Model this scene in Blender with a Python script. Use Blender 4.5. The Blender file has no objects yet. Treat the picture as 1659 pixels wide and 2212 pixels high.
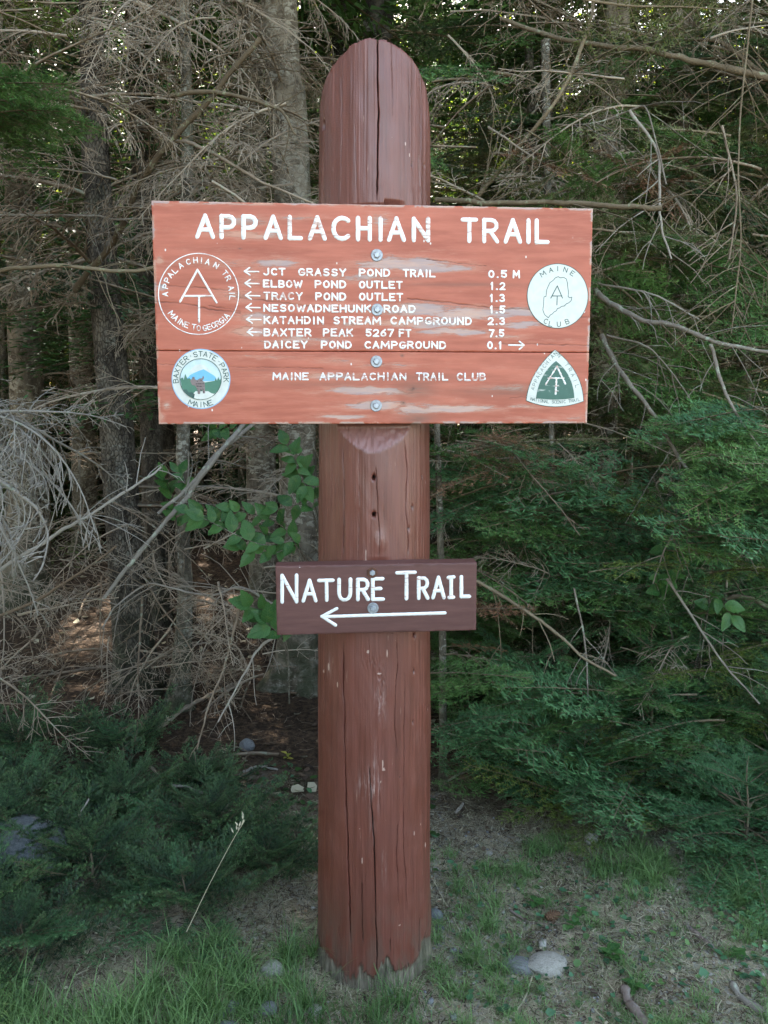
import bpy, math, random
import numpy as np
from math import radians, sin, cos, pi, sqrt, atan2, tan
from mathutils import Vector, Matrix, Quaternion

random.seed(11)
RNG = np.random.default_rng(5)
SC = bpy.context.scene
COL = SC.collection

# ------------------------------------------------------------------ camera, sky, sun, exposure
F = 1736.0            # focal length in the pixel units of a 1659 x 2212 picture
PITCH = radians(7.5)
CAMZ = 1.55
cam_d = bpy.data.cameras.new("camera")
cam_d.sensor_fit = 'VERTICAL'
cam_d.angle = 2 * math.atan(1106 / F)
cam_d.clip_start = 0.05
cam_d.clip_end = 500
cam = bpy.data.objects.new("camera", cam_d)
COL.objects.link(cam)
cam.location = (0, 0, CAMZ)
cam.rotation_euler = (radians(90) - PITCH, 0, 0)
SC.camera = cam

SUN_EL = radians(47)
SUN_AZ = radians(-14)           # from +y towards +x
SUN_DIR = Vector((sin(SUN_AZ) * cos(SUN_EL), cos(SUN_AZ) * cos(SUN_EL), sin(SUN_EL)))
world = bpy.data.worlds.new("World")
SC.world = world
world.use_nodes = True
wn = world.node_tree
wn.nodes.clear()
sky = wn.nodes.new('ShaderNodeTexSky')
sky.sky_type = 'NISHITA'
sky.sun_disc = False
sky.sun_elevation = SUN_EL
sky.sun_rotation = SUN_AZ
sky.altitude = 300
sky.air_density = 1.0
sky.dust_density = 3.0
sky.ozone_density = 0.6
bg = wn.nodes.new('ShaderNodeBackground')
bg.inputs['Strength'].default_value = 0.15
wo = wn.nodes.new('ShaderNodeOutputWorld')
wb = wn.nodes.new('ShaderNodeMix'); wb.data_type = 'RGBA'; wb.blend_type = 'MULTIPLY'
wb.inputs[0].default_value = 1.0
wb.inputs[7].default_value = (1.10, 1.0, 0.84, 1)      # white balance of the picture
wn.links.new(sky.outputs[0], wb.inputs[6]); wn.links.new(wb.outputs[2], bg.inputs[0])
wn.links.new(bg.outputs[0], wo.inputs[0])

sun_d = bpy.data.lights.new("sun", 'SUN')
sun_d.energy = 5.0
sun_d.angle = radians(0.53)
sun_d.color = (1.0, 0.93, 0.82)
sun = bpy.data.objects.new("sun", sun_d)
COL.objects.link(sun)
sun.rotation_euler = (-SUN_DIR).to_track_quat('-Z', 'Y').to_euler()

vs = SC.view_settings
vs.view_transform = 'Standard'
vs.look = 'None'
vs.gamma = 1
vs.use_curve_mapping = False
vs.exposure = 3.4
SC.render.engine = 'CYCLES'
SC.cycles.use_denoising = True
SC.cycles.max_bounces = 8
SC.cycles.diffuse_bounces = 4
SC.cycles.transmission_bounces = 4
SC.cycles.glossy_bounces = 2
SC.cycles.caustics_reflective = False
SC.cycles.caustics_refractive = False
SC.cycles.sample_clamp_indirect = 4

# ------------------------------------------------------------------ geometry of the view
FWD = Vector((0, cos(PITCH), -sin(PITCH)))
UPV = Vector((0, sin(PITCH), cos(PITCH)))

def ray(px, py):
    return Vector(((px - 829.5) / F, 0, 0)) + UPV * ((1106 - py) / F) + FWD

def at(px, py, Y):
    """world point on the line of sight of a picture point, at distance Y from the camera"""
    d = ray(px, py)
    return Vector((0, 0, CAMZ)) + d * (Y / d.y)

def on_ground(px, py, z=0.0):
    d = ray(px, py)
    return Vector((0, 0, CAMZ)) + d * ((z - CAMZ) / d.z)

# ------------------------------------------------------------------ numpy noise
def _hash(ix, iy, seed):
    h = (ix.astype(np.int64) * 374761393 + iy.astype(np.int64) * 668265263 + seed * 1274126177) & 0xFFFFFFFF
    h = ((h ^ (h >> 13)) * 1274126177) & 0xFFFFFFFF
    h = h ^ (h >> 16)
    return (h & 0xFFFF) / 65535.0

def vnoise(x, y, seed=0):
    x = np.asarray(x, float); y = np.asarray(y, float)
    ix = np.floor(x); iy = np.floor(y)
    fx = x - ix; fy = y - iy
    fx = fx * fx * (3 - 2 * fx); fy = fy * fy * (3 - 2 * fy)
    a = _hash(ix, iy, seed); b = _hash(ix + 1, iy, seed)
    c = _hash(ix, iy + 1, seed); d = _hash(ix + 1, iy + 1, seed)
    return (a * (1 - fx) + b * fx) * (1 - fy) + (c * (1 - fx) + d * fx) * fy

def fbm(x, y, o=4, seed=0):
    s = 0; a = 0.5; t = 0
    for i in range(o):
        s = s + a * vnoise(x * 2 ** i, y * 2 ** i, seed + i * 17); t += a; a *= 0.5
    return s / t

def ground_z(x, y):
    x = np.asarray(x, float); y = np.asarray(y, float)
    z = (fbm(x * 1.3 + 5, y * 1.3, 3, 3) - 0.5) * 0.07
    z = z + (fbm(x * 7, y * 7, 3, 9) - 0.5) * 0.022
    near = np.exp(-((x + .03) ** 2 + (y - 2.1) ** 2) / 0.25)
    z = z * (1 - 0.75 * near) - .020 * near
    z = z + np.clip(y - 6, 0, 30) * 0.01
    return z

def gz(x, y):
    return float(ground_z(np.array([x]), np.array([y]))[0])

# ------------------------------------------------------------------ mesh and object helpers
def mesh_np(name, V, faces, mats, midx=None, smooth=False, attrs=None, uv=None):
    """faces: list of int arrays (n,3) or (n,4)"""
    V = np.ascontiguousarray(V, dtype=np.float32).reshape(-1, 3)
    me = bpy.data.meshes.new(name)
    faces = [np.asarray(f, dtype=np.int32) for f in faces if len(f)]
    loops = np.concatenate([f.ravel() for f in faces])
    sizes = np.concatenate([np.full(len(f), f.shape[1], np.int32) for f in faces])
    starts = np.concatenate([[0], np.cumsum(sizes)[:-1]]).astype(np.int32)
    me.vertices.add(len(V)); me.vertices.foreach_set('co', V.ravel())
    me.loops.add(len(loops)); me.loops.foreach_set('vertex_index', loops)
    me.polygons.add(len(sizes)); me.polygons.foreach_set('loop_start', starts)
    me.polygons.foreach_set('loop_total', sizes)
    for m in (mats if isinstance(mats, (list, tuple)) else [mats]):
        me.materials.append(m)
    if midx is not None:
        me.polygons.foreach_set('material_index', np.asarray(midx, np.int32))
    if smooth:
        me.polygons.foreach_set('use_smooth', np.ones(len(sizes), bool))
    me.update(calc_edges=True)
    if attrs:
        for k, a in attrs.items():
            at_ = me.attributes.new(k, 'FLOAT', 'POINT')
            at_.data.foreach_set('value', np.asarray(a, np.float32))
    return me

def link(name, me, parent=None, loc=None, mat4=None, label=None):
    o = bpy.data.objects.new(name, me)
    COL.objects.link(o)
    if parent is not None:
        o.parent = parent
    if mat4 is not None:
        o.matrix_local = mat4
    elif loc is not None:
        o.location = loc
    if label:
        o['label'] = label
    return o

def tag(o, label=None, cat=None, group=None, kind=None):
    if label: o['label'] = label
    if cat: o['category'] = cat
    if group: o['group'] = group
    if kind: o['kind'] = kind
    return o

def empty(name, loc, label=None, cat=None, group=None, rz=0):
    o = bpy.data.objects.new(name, None)
    COL.objects.link(o)
    o.location = loc
    o.rotation_euler = (0, 0, rz)
    o.empty_display_size = 0.1
    return tag(o, label, cat, group)

def local(me_pts, base):
    return np.asarray(me_pts) - np.array(base)[None, :]

def tubes(polys, sides=3, cap=False):
    """polys: list of (points, radii) -> vertices and quads of thin tubes"""
    Vs, Fs, off = [], [], 0
    ang = np.arange(sides) * 2 * pi / sides
    for P, R in polys:
        P = np.asarray(P, float); R = np.asarray(R, float)
        n = len(P)
        T = np.gradient(P, axis=0)
        T /= np.linalg.norm(T, axis=1)[:, None] + 1e-12
        ref = np.array([0, 0, 1.0]) if abs(T[:, 2]).mean() < 0.8 else np.array([1.0, 0, 0])
        A = np.cross(T, ref); A /= np.linalg.norm(A, axis=1)[:, None] + 1e-12
        B = np.cross(T, A)
        ring = P[:, None, :] + R[:, None, None] * (A[:, None, :] * np.cos(ang)[None, :, None] + B[:, None, :] * np.sin(ang)[None, :, None])
        Vs.append(ring.reshape(-1, 3))
        i = np.arange(n - 1)[:, None] * sides; j = np.arange(sides)[None, :]
        a = i + j; b = i + (j + 1) % sides
        Fs.append(np.stack([a, b, b + sides, a + sides], -1).reshape(-1, 4) + off)
        if cap:
            pass
        off += n * sides
    return np.concatenate(Vs), np.concatenate(Fs)

def smooth_path(pts, n):
    """Catmull-Rom through the given points"""
    P = np.array([list(p) for p in pts], float)
    P = np.vstack([2 * P[0] - P[1], P, 2 * P[-1] - P[-2]])
    out = []
    m = len(P) - 3
    for t in np.linspace(0, m - 1e-6, n):
        k = int(t); u = t - k
        p0, p1, p2, p3 = P[k:k + 4]
        out.append(0.5 * ((2 * p1) + (-p0 + p2) * u + (2 * p0 - 5 * p1 + 4 * p2 - p3) * u * u + (-p0 + 3 * p1 - 3 * p2 + p3) * u ** 3))
    return np.array(out)

# ------------------------------------------------------------------ materials
class NT:
    def __init__(s, name):
        s.m = bpy.data.materials.new(name); s.m.use_nodes = True
        s.t = s.m.node_tree; s.t.nodes.clear()
        s.out = s.n('ShaderNodeOutputMaterial')
        s._o = {}
    def n(s, ty, **kw):
        nd = s.t.nodes.new(ty)
        for k, v in kw.items(): setattr(nd, k, v)
        return nd
    def l(s, a, b): s.t.links.new(a, b)
    def put(s, sock, v):
        if hasattr(v, 'is_linked') or isinstance(v, bpy.types.NodeSocket): s.l(v, sock)
        elif isinstance(v, (tuple, list)) and len(v) == 3 and sock.type == 'RGBA': sock.default_value = (*v, 1)
        else: sock.default_value = v
    def coord(s, which='Object'):
        if which not in s._o: s._o[which] = s.n('ShaderNodeTexCoord')
        return s._o[which].outputs[which]
    def mapping(s, vec, scale=(1, 1, 1), loc=(0, 0, 0), rot=(0, 0, 0)):
        m = s.n('ShaderNodeMapping'); s.l(vec, m.inputs[0])
        m.inputs['Scale'].default_value = scale; m.inputs['Location'].default_value = loc; m.inputs['Rotation'].default_value = rot
        return m.outputs[0]
    def noise(s, vec, scale=5, detail=4, rough=.55, dist=0):
        m = s.n('ShaderNodeTexNoise'); s.l(vec, m.inputs['Vector'])
        m.inputs['Scale'].default_value = scale; m.inputs['Detail'].default_value = detail
        m.inputs['Roughness'].default_value = rough; m.inputs['Distortion'].default_value = dist
        return m.outputs['Fac']
    def voro(s, vec, scale=5, feature='F1', out='Distance', rnd=1):
        m = s.n('ShaderNodeTexVoronoi', feature=feature); s.l(vec, m.inputs['Vector'])
        m.inputs['Scale'].default_value = scale; m.inputs['Randomness'].default_value = rnd
        return m.outputs[out]
    def ramp(s, fac, a, b, c0=0.0, c1=1.0):
        m = s.n('ShaderNodeMapRange', interpolation_type='SMOOTHSTEP'); s.put(m.inputs[0], fac)
        m.inputs[1].default_value = a; m.inputs[2].default_value = b
        m.inputs[3].default_value = c0; m.inputs[4].default_value = c1
        return m.outputs[0]
    def math(s, op, a, b=0.0, clamp=False):
        m = s.n('ShaderNodeMath', operation=op, use_clamp=clamp); s.put(m.inputs[0], a); s.put(m.inputs[1], b)
        return m.outputs[0]
    def mix(s, fac, a, b, mode='MIX'):
        m = s.n('ShaderNodeMix', data_type='RGBA', blend_type=mode); s.put(m.inputs[0], fac)
        s.put(m.inputs[6], a); s.put(m.inputs[7], b)
        return m.outputs[2]
    def attr(s, name):
        m = s.n('ShaderNodeAttribute', attribute_name=name); return m.outputs['Fac']
    def rand(s):
        if 'oi' not in s._o: s._o['oi'] = s.n('ShaderNodeObjectInfo')
        return s._o['oi'].outputs['Random']
    def hsv(s, col, h=.5, sat=1.0, v=1.0):
        m = s.n('ShaderNodeHueSaturation'); s.put(m.inputs['Hue'], h); s.put(m.inputs['Saturation'], sat); s.put(m.inputs['Value'], v); s.put(m.inputs['Color'], col)
        return m.outputs[0]
    def bump(s, h, dist=.01, strength=1.0):
        m = s.n('ShaderNodeBump'); s.put(m.inputs['Height'], h); m.inputs['Distance'].default_value = dist; m.inputs['Strength'].default_value = strength
        return m.outputs[0]
    def bsdf(s, col, rough=.8, normal=None, spec=.3, metal=0):
        b = s.n('ShaderNodeBsdfPrincipled'); s.put(b.inputs['Base Color'], col); s.put(b.inputs['Roughness'], rough)
        b.inputs['Specular IOR Level'].default_value = spec; b.inputs['Metallic'].default_value = metal
        if normal is not None: s.l(normal, b.inputs['Normal'])
        return b.outputs[0]
    def done(s, sh): s.l(sh, s.out.inputs[0]); return s.m

def m_plain(name, col, rough=.8, var=.15, scale=20, spec=.3, metal=0):
    t = NT(name)
    n = t.noise(t.coord(), scale, 5)
    c = t.mix(t.ramp(n, .3, .7), tuple(x * (1 - var) for x in col), tuple(min(1, x * (1 + var)) for x in col))
    return t.done(t.bsdf(c, rough, t.bump(n, .001, .3), spec, metal))

def m_leaf(name, col, col2, trans=.35, rough=.55, tcol=None, scale=3, tips=None):
    """thin foliage: colour varies between plants and clumps"""
    t = NT(name)
    v = t.math('ADD', t.math('MULTIPLY', t.rand(), .5), t.math('MULTIPLY', t.noise(t.coord(), scale, 2), .6))
    c = t.mix(t.ramp(v, .2, .85), col, col2)
    geo = t.n('ShaderNodeNewGeometry')
    c = t.hsv(c, .5, 1.0, t.ramp(geo.outputs['Random Per Island'], 0, 1, .65, 1.4))
    if tips: c = t.mix(t.math('MULTIPLY', t.attr('tip'), .75), c, tips)
    b = t.bsdf(c, rough, None, .4)
    if trans > 0:
        tr = t.n('ShaderNodeBsdfTranslucent'); t.put(tr.inputs[0], tcol if tcol else c)
        mx = t.n('ShaderNodeMixShader'); mx.inputs[0].default_value = trans
        t.l(b, mx.inputs[1]); t.l(tr.outputs[0], mx.inputs[2]); b = mx.outputs[0]
    return t.done(b)

def m_bark(name, dark, light, patch, patch_amt=.5, scale=1.0, scaly=False):
    t = NT(name)
    co = t.coord()
    st = t.mapping(co, (1, 1, .45))
    n1 = t.noise(st, 14 * scale, 6, .65)
    n2 = t.noise(t.mapping(co, (1, 1, .8)), 5 * scale, 4, .6, .6)
    c = t.mix(t.ramp(n1, .35, .68), dark, light)
    sharp = t.ramp(t.noise(t.mapping(co, (1, 1, 1.5)), 22 * scale, 5, .7, .8), .5, .56)
    big = t.ramp(n2, .62 - patch_amt * .3, .74 - patch_amt * .2)
    c = t.mix(t.math('MULTIPLY', sharp, big), c, patch)
    c = t.mix(t.math('MULTIPLY', t.ramp(t.noise(co, 3.1, 3), .55, .75), .5), c, (.06, .075, .045))
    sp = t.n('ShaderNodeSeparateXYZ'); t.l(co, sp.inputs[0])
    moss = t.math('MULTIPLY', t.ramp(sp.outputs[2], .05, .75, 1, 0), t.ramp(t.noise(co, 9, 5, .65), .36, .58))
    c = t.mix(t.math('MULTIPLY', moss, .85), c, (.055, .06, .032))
    vo = t.voro(t.mapping(co, (1, 1, .5 if scaly else 1.3)), (62 if scaly else 26) * scale, 'DISTANCE_TO_EDGE')
    h = t.math('ADD', t.math('MULTIPLY', n1, .7), t.math('MULTIPLY', t.ramp(vo, 0, .12), .8 if scaly else .25))
    if scaly:
        c = t.mix(t.ramp(vo, 0.0, .16, .45, 0), c, tuple(x * .35 for x in dark))
    return t.done(t.bsdf(c, .92, t.bump(h, .012, .9), .15))

M = {}
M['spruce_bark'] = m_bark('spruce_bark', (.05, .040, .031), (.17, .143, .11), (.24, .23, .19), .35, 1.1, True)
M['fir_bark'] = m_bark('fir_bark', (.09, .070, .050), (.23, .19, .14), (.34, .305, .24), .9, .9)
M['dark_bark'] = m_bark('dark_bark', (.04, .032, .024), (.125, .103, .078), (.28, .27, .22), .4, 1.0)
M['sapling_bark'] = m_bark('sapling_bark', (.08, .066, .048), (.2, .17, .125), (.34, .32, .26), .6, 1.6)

def m_twig(name, col, col2, lichen=(.30, .33, .24)):
    t = NT(name)
    co = t.coord()
    c = t.mix(t.ramp(t.math('ADD', t.math('MULTIPLY', t.rand(), .55), t.math('MULTIPLY', t.noise(co, 9, 3), .6)), .25, .85), col, col2)
    c = t.mix(t.math('MULTIPLY', t.ramp(t.noise(co, 26, 4, .7), .56, .66), .75), c, lichen)
    return t.done(t.bsdf(c, .9, t.bump(t.noise(co, 70, 5, .7), .006, .8), .15))
M['twig'] = m_twig('dead_twig', (.17, .12, .08), (.40, .32, .24))
M['pale_twig'] = m_twig('pale_dead_twig', (.18, .155, .125), (.36, .32, .27), (.35, .38, .29))
M['grey_twig'] = m_twig('grey_dead_twig', (.16, .13, .10), (.33, .285, .235), (.34, .37, .27))
M['limb'] = m_twig('limb_bark', (.11, .08, .05), (.22, .17, .11), (.27, .28, .17))
M['needle'] = m_leaf('fir_needles', (.045, .11, .030), (.095, .19, .050), .28, tips=(.17, .31, .08))
M['needle_dark'] = m_leaf('dark_needles', (.030, .062, .028), (.055, .10, .038), .2, tips=(.09, .16, .06))
M['needle_olive'] = m_leaf('olive_needles', (.065, .085, .025), (.12, .135, .045), .25, tips=(.16, .19, .06))
M['needle_spruce'] = m_leaf('spruce_needles', (.018, .044, .022), (.040, .082, .034), .2, tips=(.17, .29, .10))
M['needle_blue'] = m_leaf('blue_green_needles', (.042, .115, .048), (.080, .185, .070), .25, tips=(.15, .31, .11))
M['needle_dead'] = m_leaf('rusty_needles', (.16, .075, .04), (.28, .14, .075), .2)
M['needle_new'] = m_leaf('young_needles', (.13, .19, .035), (.22, .28, .06), .4)
M['beech'] = m_leaf('broad_leaf', (.045, .125, .030), (.085, .19, .045), .35, .42)
M['lime'] = m_leaf('sunlit_leaf', (.16, .26, .012), (.34, .40, .02), .6, .6)
M['deep_leaf'] = m_leaf('forest_leaf', (.03, .07, .02), (.06, .12, .03), .35, .5)
M['grass'] = m_leaf('grass_blade', (.085, .17, .05), (.20, .32, .11), .38, .5, scale=1.5)
M['straw'] = m_leaf('dry_grass', (.34, .30, .20), (.52, .47, .33), .2, .7)
M['clover'] = m_leaf('clover_leaf', (.06, .15, .07), (.11, .23, .10), .3, .5)
M['litter'] = m_leaf('leaf_litter', (.085, .055, .035), (.24, .16, .10), .1, .9)
M['yellow_leaf'] = m_leaf('yellow_leaf', (.26, .30, .05), (.42, .36, .07), .35, .6)
M['white_paint'] = None

# ------------------------------------------------------------------ ground
def build_ground():
    xs = np.concatenate([[-120, -60, -30, -16], np.linspace(-9, -1.8, 60), np.linspace(-1.77, 1.77, 190), np.linspace(1.8, 9, 60), [16, 30, 60, 120]])
    ys = np.concatenate([[-120, -60, -30, -12, -4, 0], np.linspace(.8, 4.2, 190), np.linspace(4.25, 14, 90), [18, 25, 40, 70, 120]])
    X, Y = np.meshgrid(xs, ys)
    Z = ground_z(X, Y)
    near = (np.abs(X) < 2.2) & (Y < 4.5) & (Y > .5)
    Z = Z + near * ((fbm(X * 30, Y * 30, 3, 21) - .5) * .012 + (fbm(X * 80, Y * 80, 2, 22) - .5) * .005)
    nx = len(xs); ny = len(ys)
    i, j = np.meshgrid(np.arange(ny - 1), np.arange(nx - 1), indexing='ij')
    a = i * nx + j
    Fq = np.stack([a, a + 1, a + 1 + nx, a + nx], -1).reshape(-1, 4)
    t = NT('forest_soil')
    co = t.coord()
    sep = t.n('ShaderNodeSeparateXYZ'); t.l(co, sep.inputs[0])
    n = t.noise(co, 6, 8, .65)
    n2 = t.noise(co, 1.4, 4, .6)
    soil = t.mix(t.ramp(n, .3, .7), (.17, .130, .082), (.42, .345, .235))
    grit = t.voro(co, 110, 'F1', 'Color')
    sg = t.n('ShaderNodeSeparateColor'); t.l(grit, sg.inputs[0])
    gritm = t.math('MULTIPLY', t.ramp(sg.outputs[0], .6, .7), t.ramp(t.noise(co, 2.6, 3), .4, .6))
    soil = t.mix(gritm, soil, t.mix(sg.outputs[1], (.2, .18, .15), (.45, .42, .37)))
    moss = t.ramp(t.noise(co, 3.4, 5, .6), .48, .62)
    soil = t.mix(t.math('MULTIPLY', moss, .4), soil, (.14, .18, .075))
    duff = t.mix(t.ramp(t.noise(co, 38, 6, .7), .35, .7), (.035, .023, .016), (.13, .085, .052))
    edge = t.ramp(t.math('ADD', sep.outputs[1], t.math('MULTIPLY', n2, 1.6)), 3.3, 4.2)
    c = t.mix(edge, soil, duff)
    # unseen gravel track behind the viewer, toned dark to limit bounced light
    track = t.ramp(sep.outputs[1], -2.5, -1.0, 1, 0)
    c = t.mix(track, c, t.mix(t.noise(co, 12, 6), (.10, .09, .06), (.20, .18, .14)))
    h = t.math('ADD', t.noise(co, 45, 7, .7), t.math('MULTIPLY', t.ramp(t.voro(co, 110), 0, .5), -.4))
    m = t.done(t.bsdf(c, .95, t.bump(h, .012, .8), .15))
    me = mesh_np('ground', np.stack([X, Y, Z], -1).reshape(-1, 3), [Fq], m, smooth=True)
    tag(link('ground', me), 'brown soil and gravel ground with thin grass at the forest edge', None, None, 'structure')
build_ground()

# ------------------------------------------------------------------ the post
PX, PY = -0.0262, 2.15
ZTOP0, ZTOP1 = 2.262, 2.406
def post_cx(z): return -0.0282 + .0016 * z
def post_r(z): return 0.1615 - 0.0092 * z
B1 = np.array([[-0.5425, 1.9502, 2.025], [0.5071, 2.0268, 2.0254], [0.5078, 2.0198, 1.5074], [-0.5418, 1.9432, 1.507]])   # front corners TL TR BR BL
B2 = np.array([[-0.2661, 1.9331, 1.1617], [0.2312, 1.9662, 1.1646], [0.2322, 1.9669, 0.9904], [-0.2651, 1.9338, 0.9875]])
B1N = Vector(np.cross(B1[3] - B1[0], B1[1] - B1[0])).normalized()
if B1N.y > 0: B1N = -B1N
B2N = Vector(np.cross(B2[3] - B2[0], B2[1] - B2[0])).normalized()
if B2N.y > 0: B2N = -B2N

def post_uv(px, py):
    """picture point -> (arc length from the front line, height) on the post"""
    s = max(-1, min(1, (px - 808.5) / 120.5))
    th = math.asin(s)
    z = 1.0
    for _ in range(4):
        r = post_r(z); Y = PY - r * cos(th)
        z = at(px, py, Y).z
    return th * .15, z

CRACKS = [  # (picture points, width m, depth m)
    ([(816, 92), (817, 160), (819, 240), (817, 300), (816, 438)], .0026, .03),
    ([(845, 100), (846, 200), (848, 260)], .0010, .006), ([(880, 140), (884, 330)], .0012, .006), ([(905, 150), (908, 250), (907, 330)], .0015, .01),
    ([(902, 330), (905, 400), (911, 436)], .0015, .01), ([(738, 150), (742, 300), (740, 436)], .0011, .007), ([(770, 260), (774, 400)], .0008, .004),
    ([(926, 390), (928, 436)], .001, .005),
    ([(745, 960), (748, 1080), (746, 1205)], .0017, .012), ([(778, 960), (780, 1120), (776, 1205)], .0008, .005),
    ([(812, 1000), (817, 1100), (820, 1160), (818, 1205)], .0014, .008), ([(870, 945), (877, 1010), (874, 1100), (879, 1170), (876, 1205)], .0017, .012),
    ([(907, 1080), (909, 1180)], .0009, .005), ([(895, 1160), (893, 1205)], .0009, .005), ([(722, 990), (720, 1100)], .0009, .005),
    ([(746, 1376), (748, 1500), (752, 1700), (756, 1850), (760, 1960), (762, 2062)], .0030, .022),
    ([(799, 1380), (800, 1440)], .001, .006), ([(856, 1376), (857, 1450), (852, 1480), (850, 1560), (856, 1640)], .0014, .009),
    ([(871, 1440), (870, 1600), (869, 1800), (874, 1900), (876, 2000)], .0014, .009),
    ([(815, 1600), (820, 1680), (822, 1760)], .0011, .006), ([(800, 1640), (806, 1760), (812, 1900), (815, 2040), (816, 2130)], .0024, .016),
    ([(905, 1600), (906, 1700), (910, 1800)], .0009, .005), ([(857, 1770), (856, 1830), (859, 1960)], .0013, .008),
    ([(903, 1980), (901, 2060)], .0022, .013), ([(784, 1900), (786, 2040)], .0018, .010), ([(842, 2030), (843, 2055)], .0020, .01),
    ([(720, 1500), (722, 1700)], .0009, .004), ([(905, 1376), (906, 1480), (911, 1530)], .0009, .005), ([(735, 2000), (742, 2080)], .0016, .008),
    ([(888, 1840), (890, 1950)], .0010, .005), ([(828, 1050), (829, 1130)], .0007, .003),
]
HOLES = [(809, 1031, .0045, .03), (809, 1111, .0045, .03), (893, 1372, .005, .02), (701, 270, .009, .012), (891, 1450, .003, .008), (885, 200, .002, .005), (887, 355, .003, .006),
         (915, 360, .003, .006), (888, 1095, .003, .006), (880, 1142, .003, .006), (910, 1030, .0025, .006), (917, 1042, .0025, .006), (922, 1530, .004, .006), (889, 1560, .003, .006), (862, 1680, .002, .004)]
CHIPS = [(797, 1408, .004, .005), (829, 1662, .006, .004), (827, 1650, .002, .012), (862, 2000, .004, .003), (866, 1995, .003, .002), (892, 1800, .002, .008), (916, 1825, .002, .010),
         (906, 1780, .002, .004), (870, 1040, .003, .002), (823, 1690, .002, .004), (716, 1440, .004, .012), (704, 1450, .004, .006), (735, 1478, .002, .01), (785, 1860, .002, .010),
         (820, 1455, .008, .0015), (836, 1412, .002, .012), (842, 1440, .003, .002), (793, 1200, .0012, .022), (703, 255, .003, .004), (882, 335, .002, .004), (874, 310, .002, .006), (780, 1790, .005, .002)]

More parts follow.
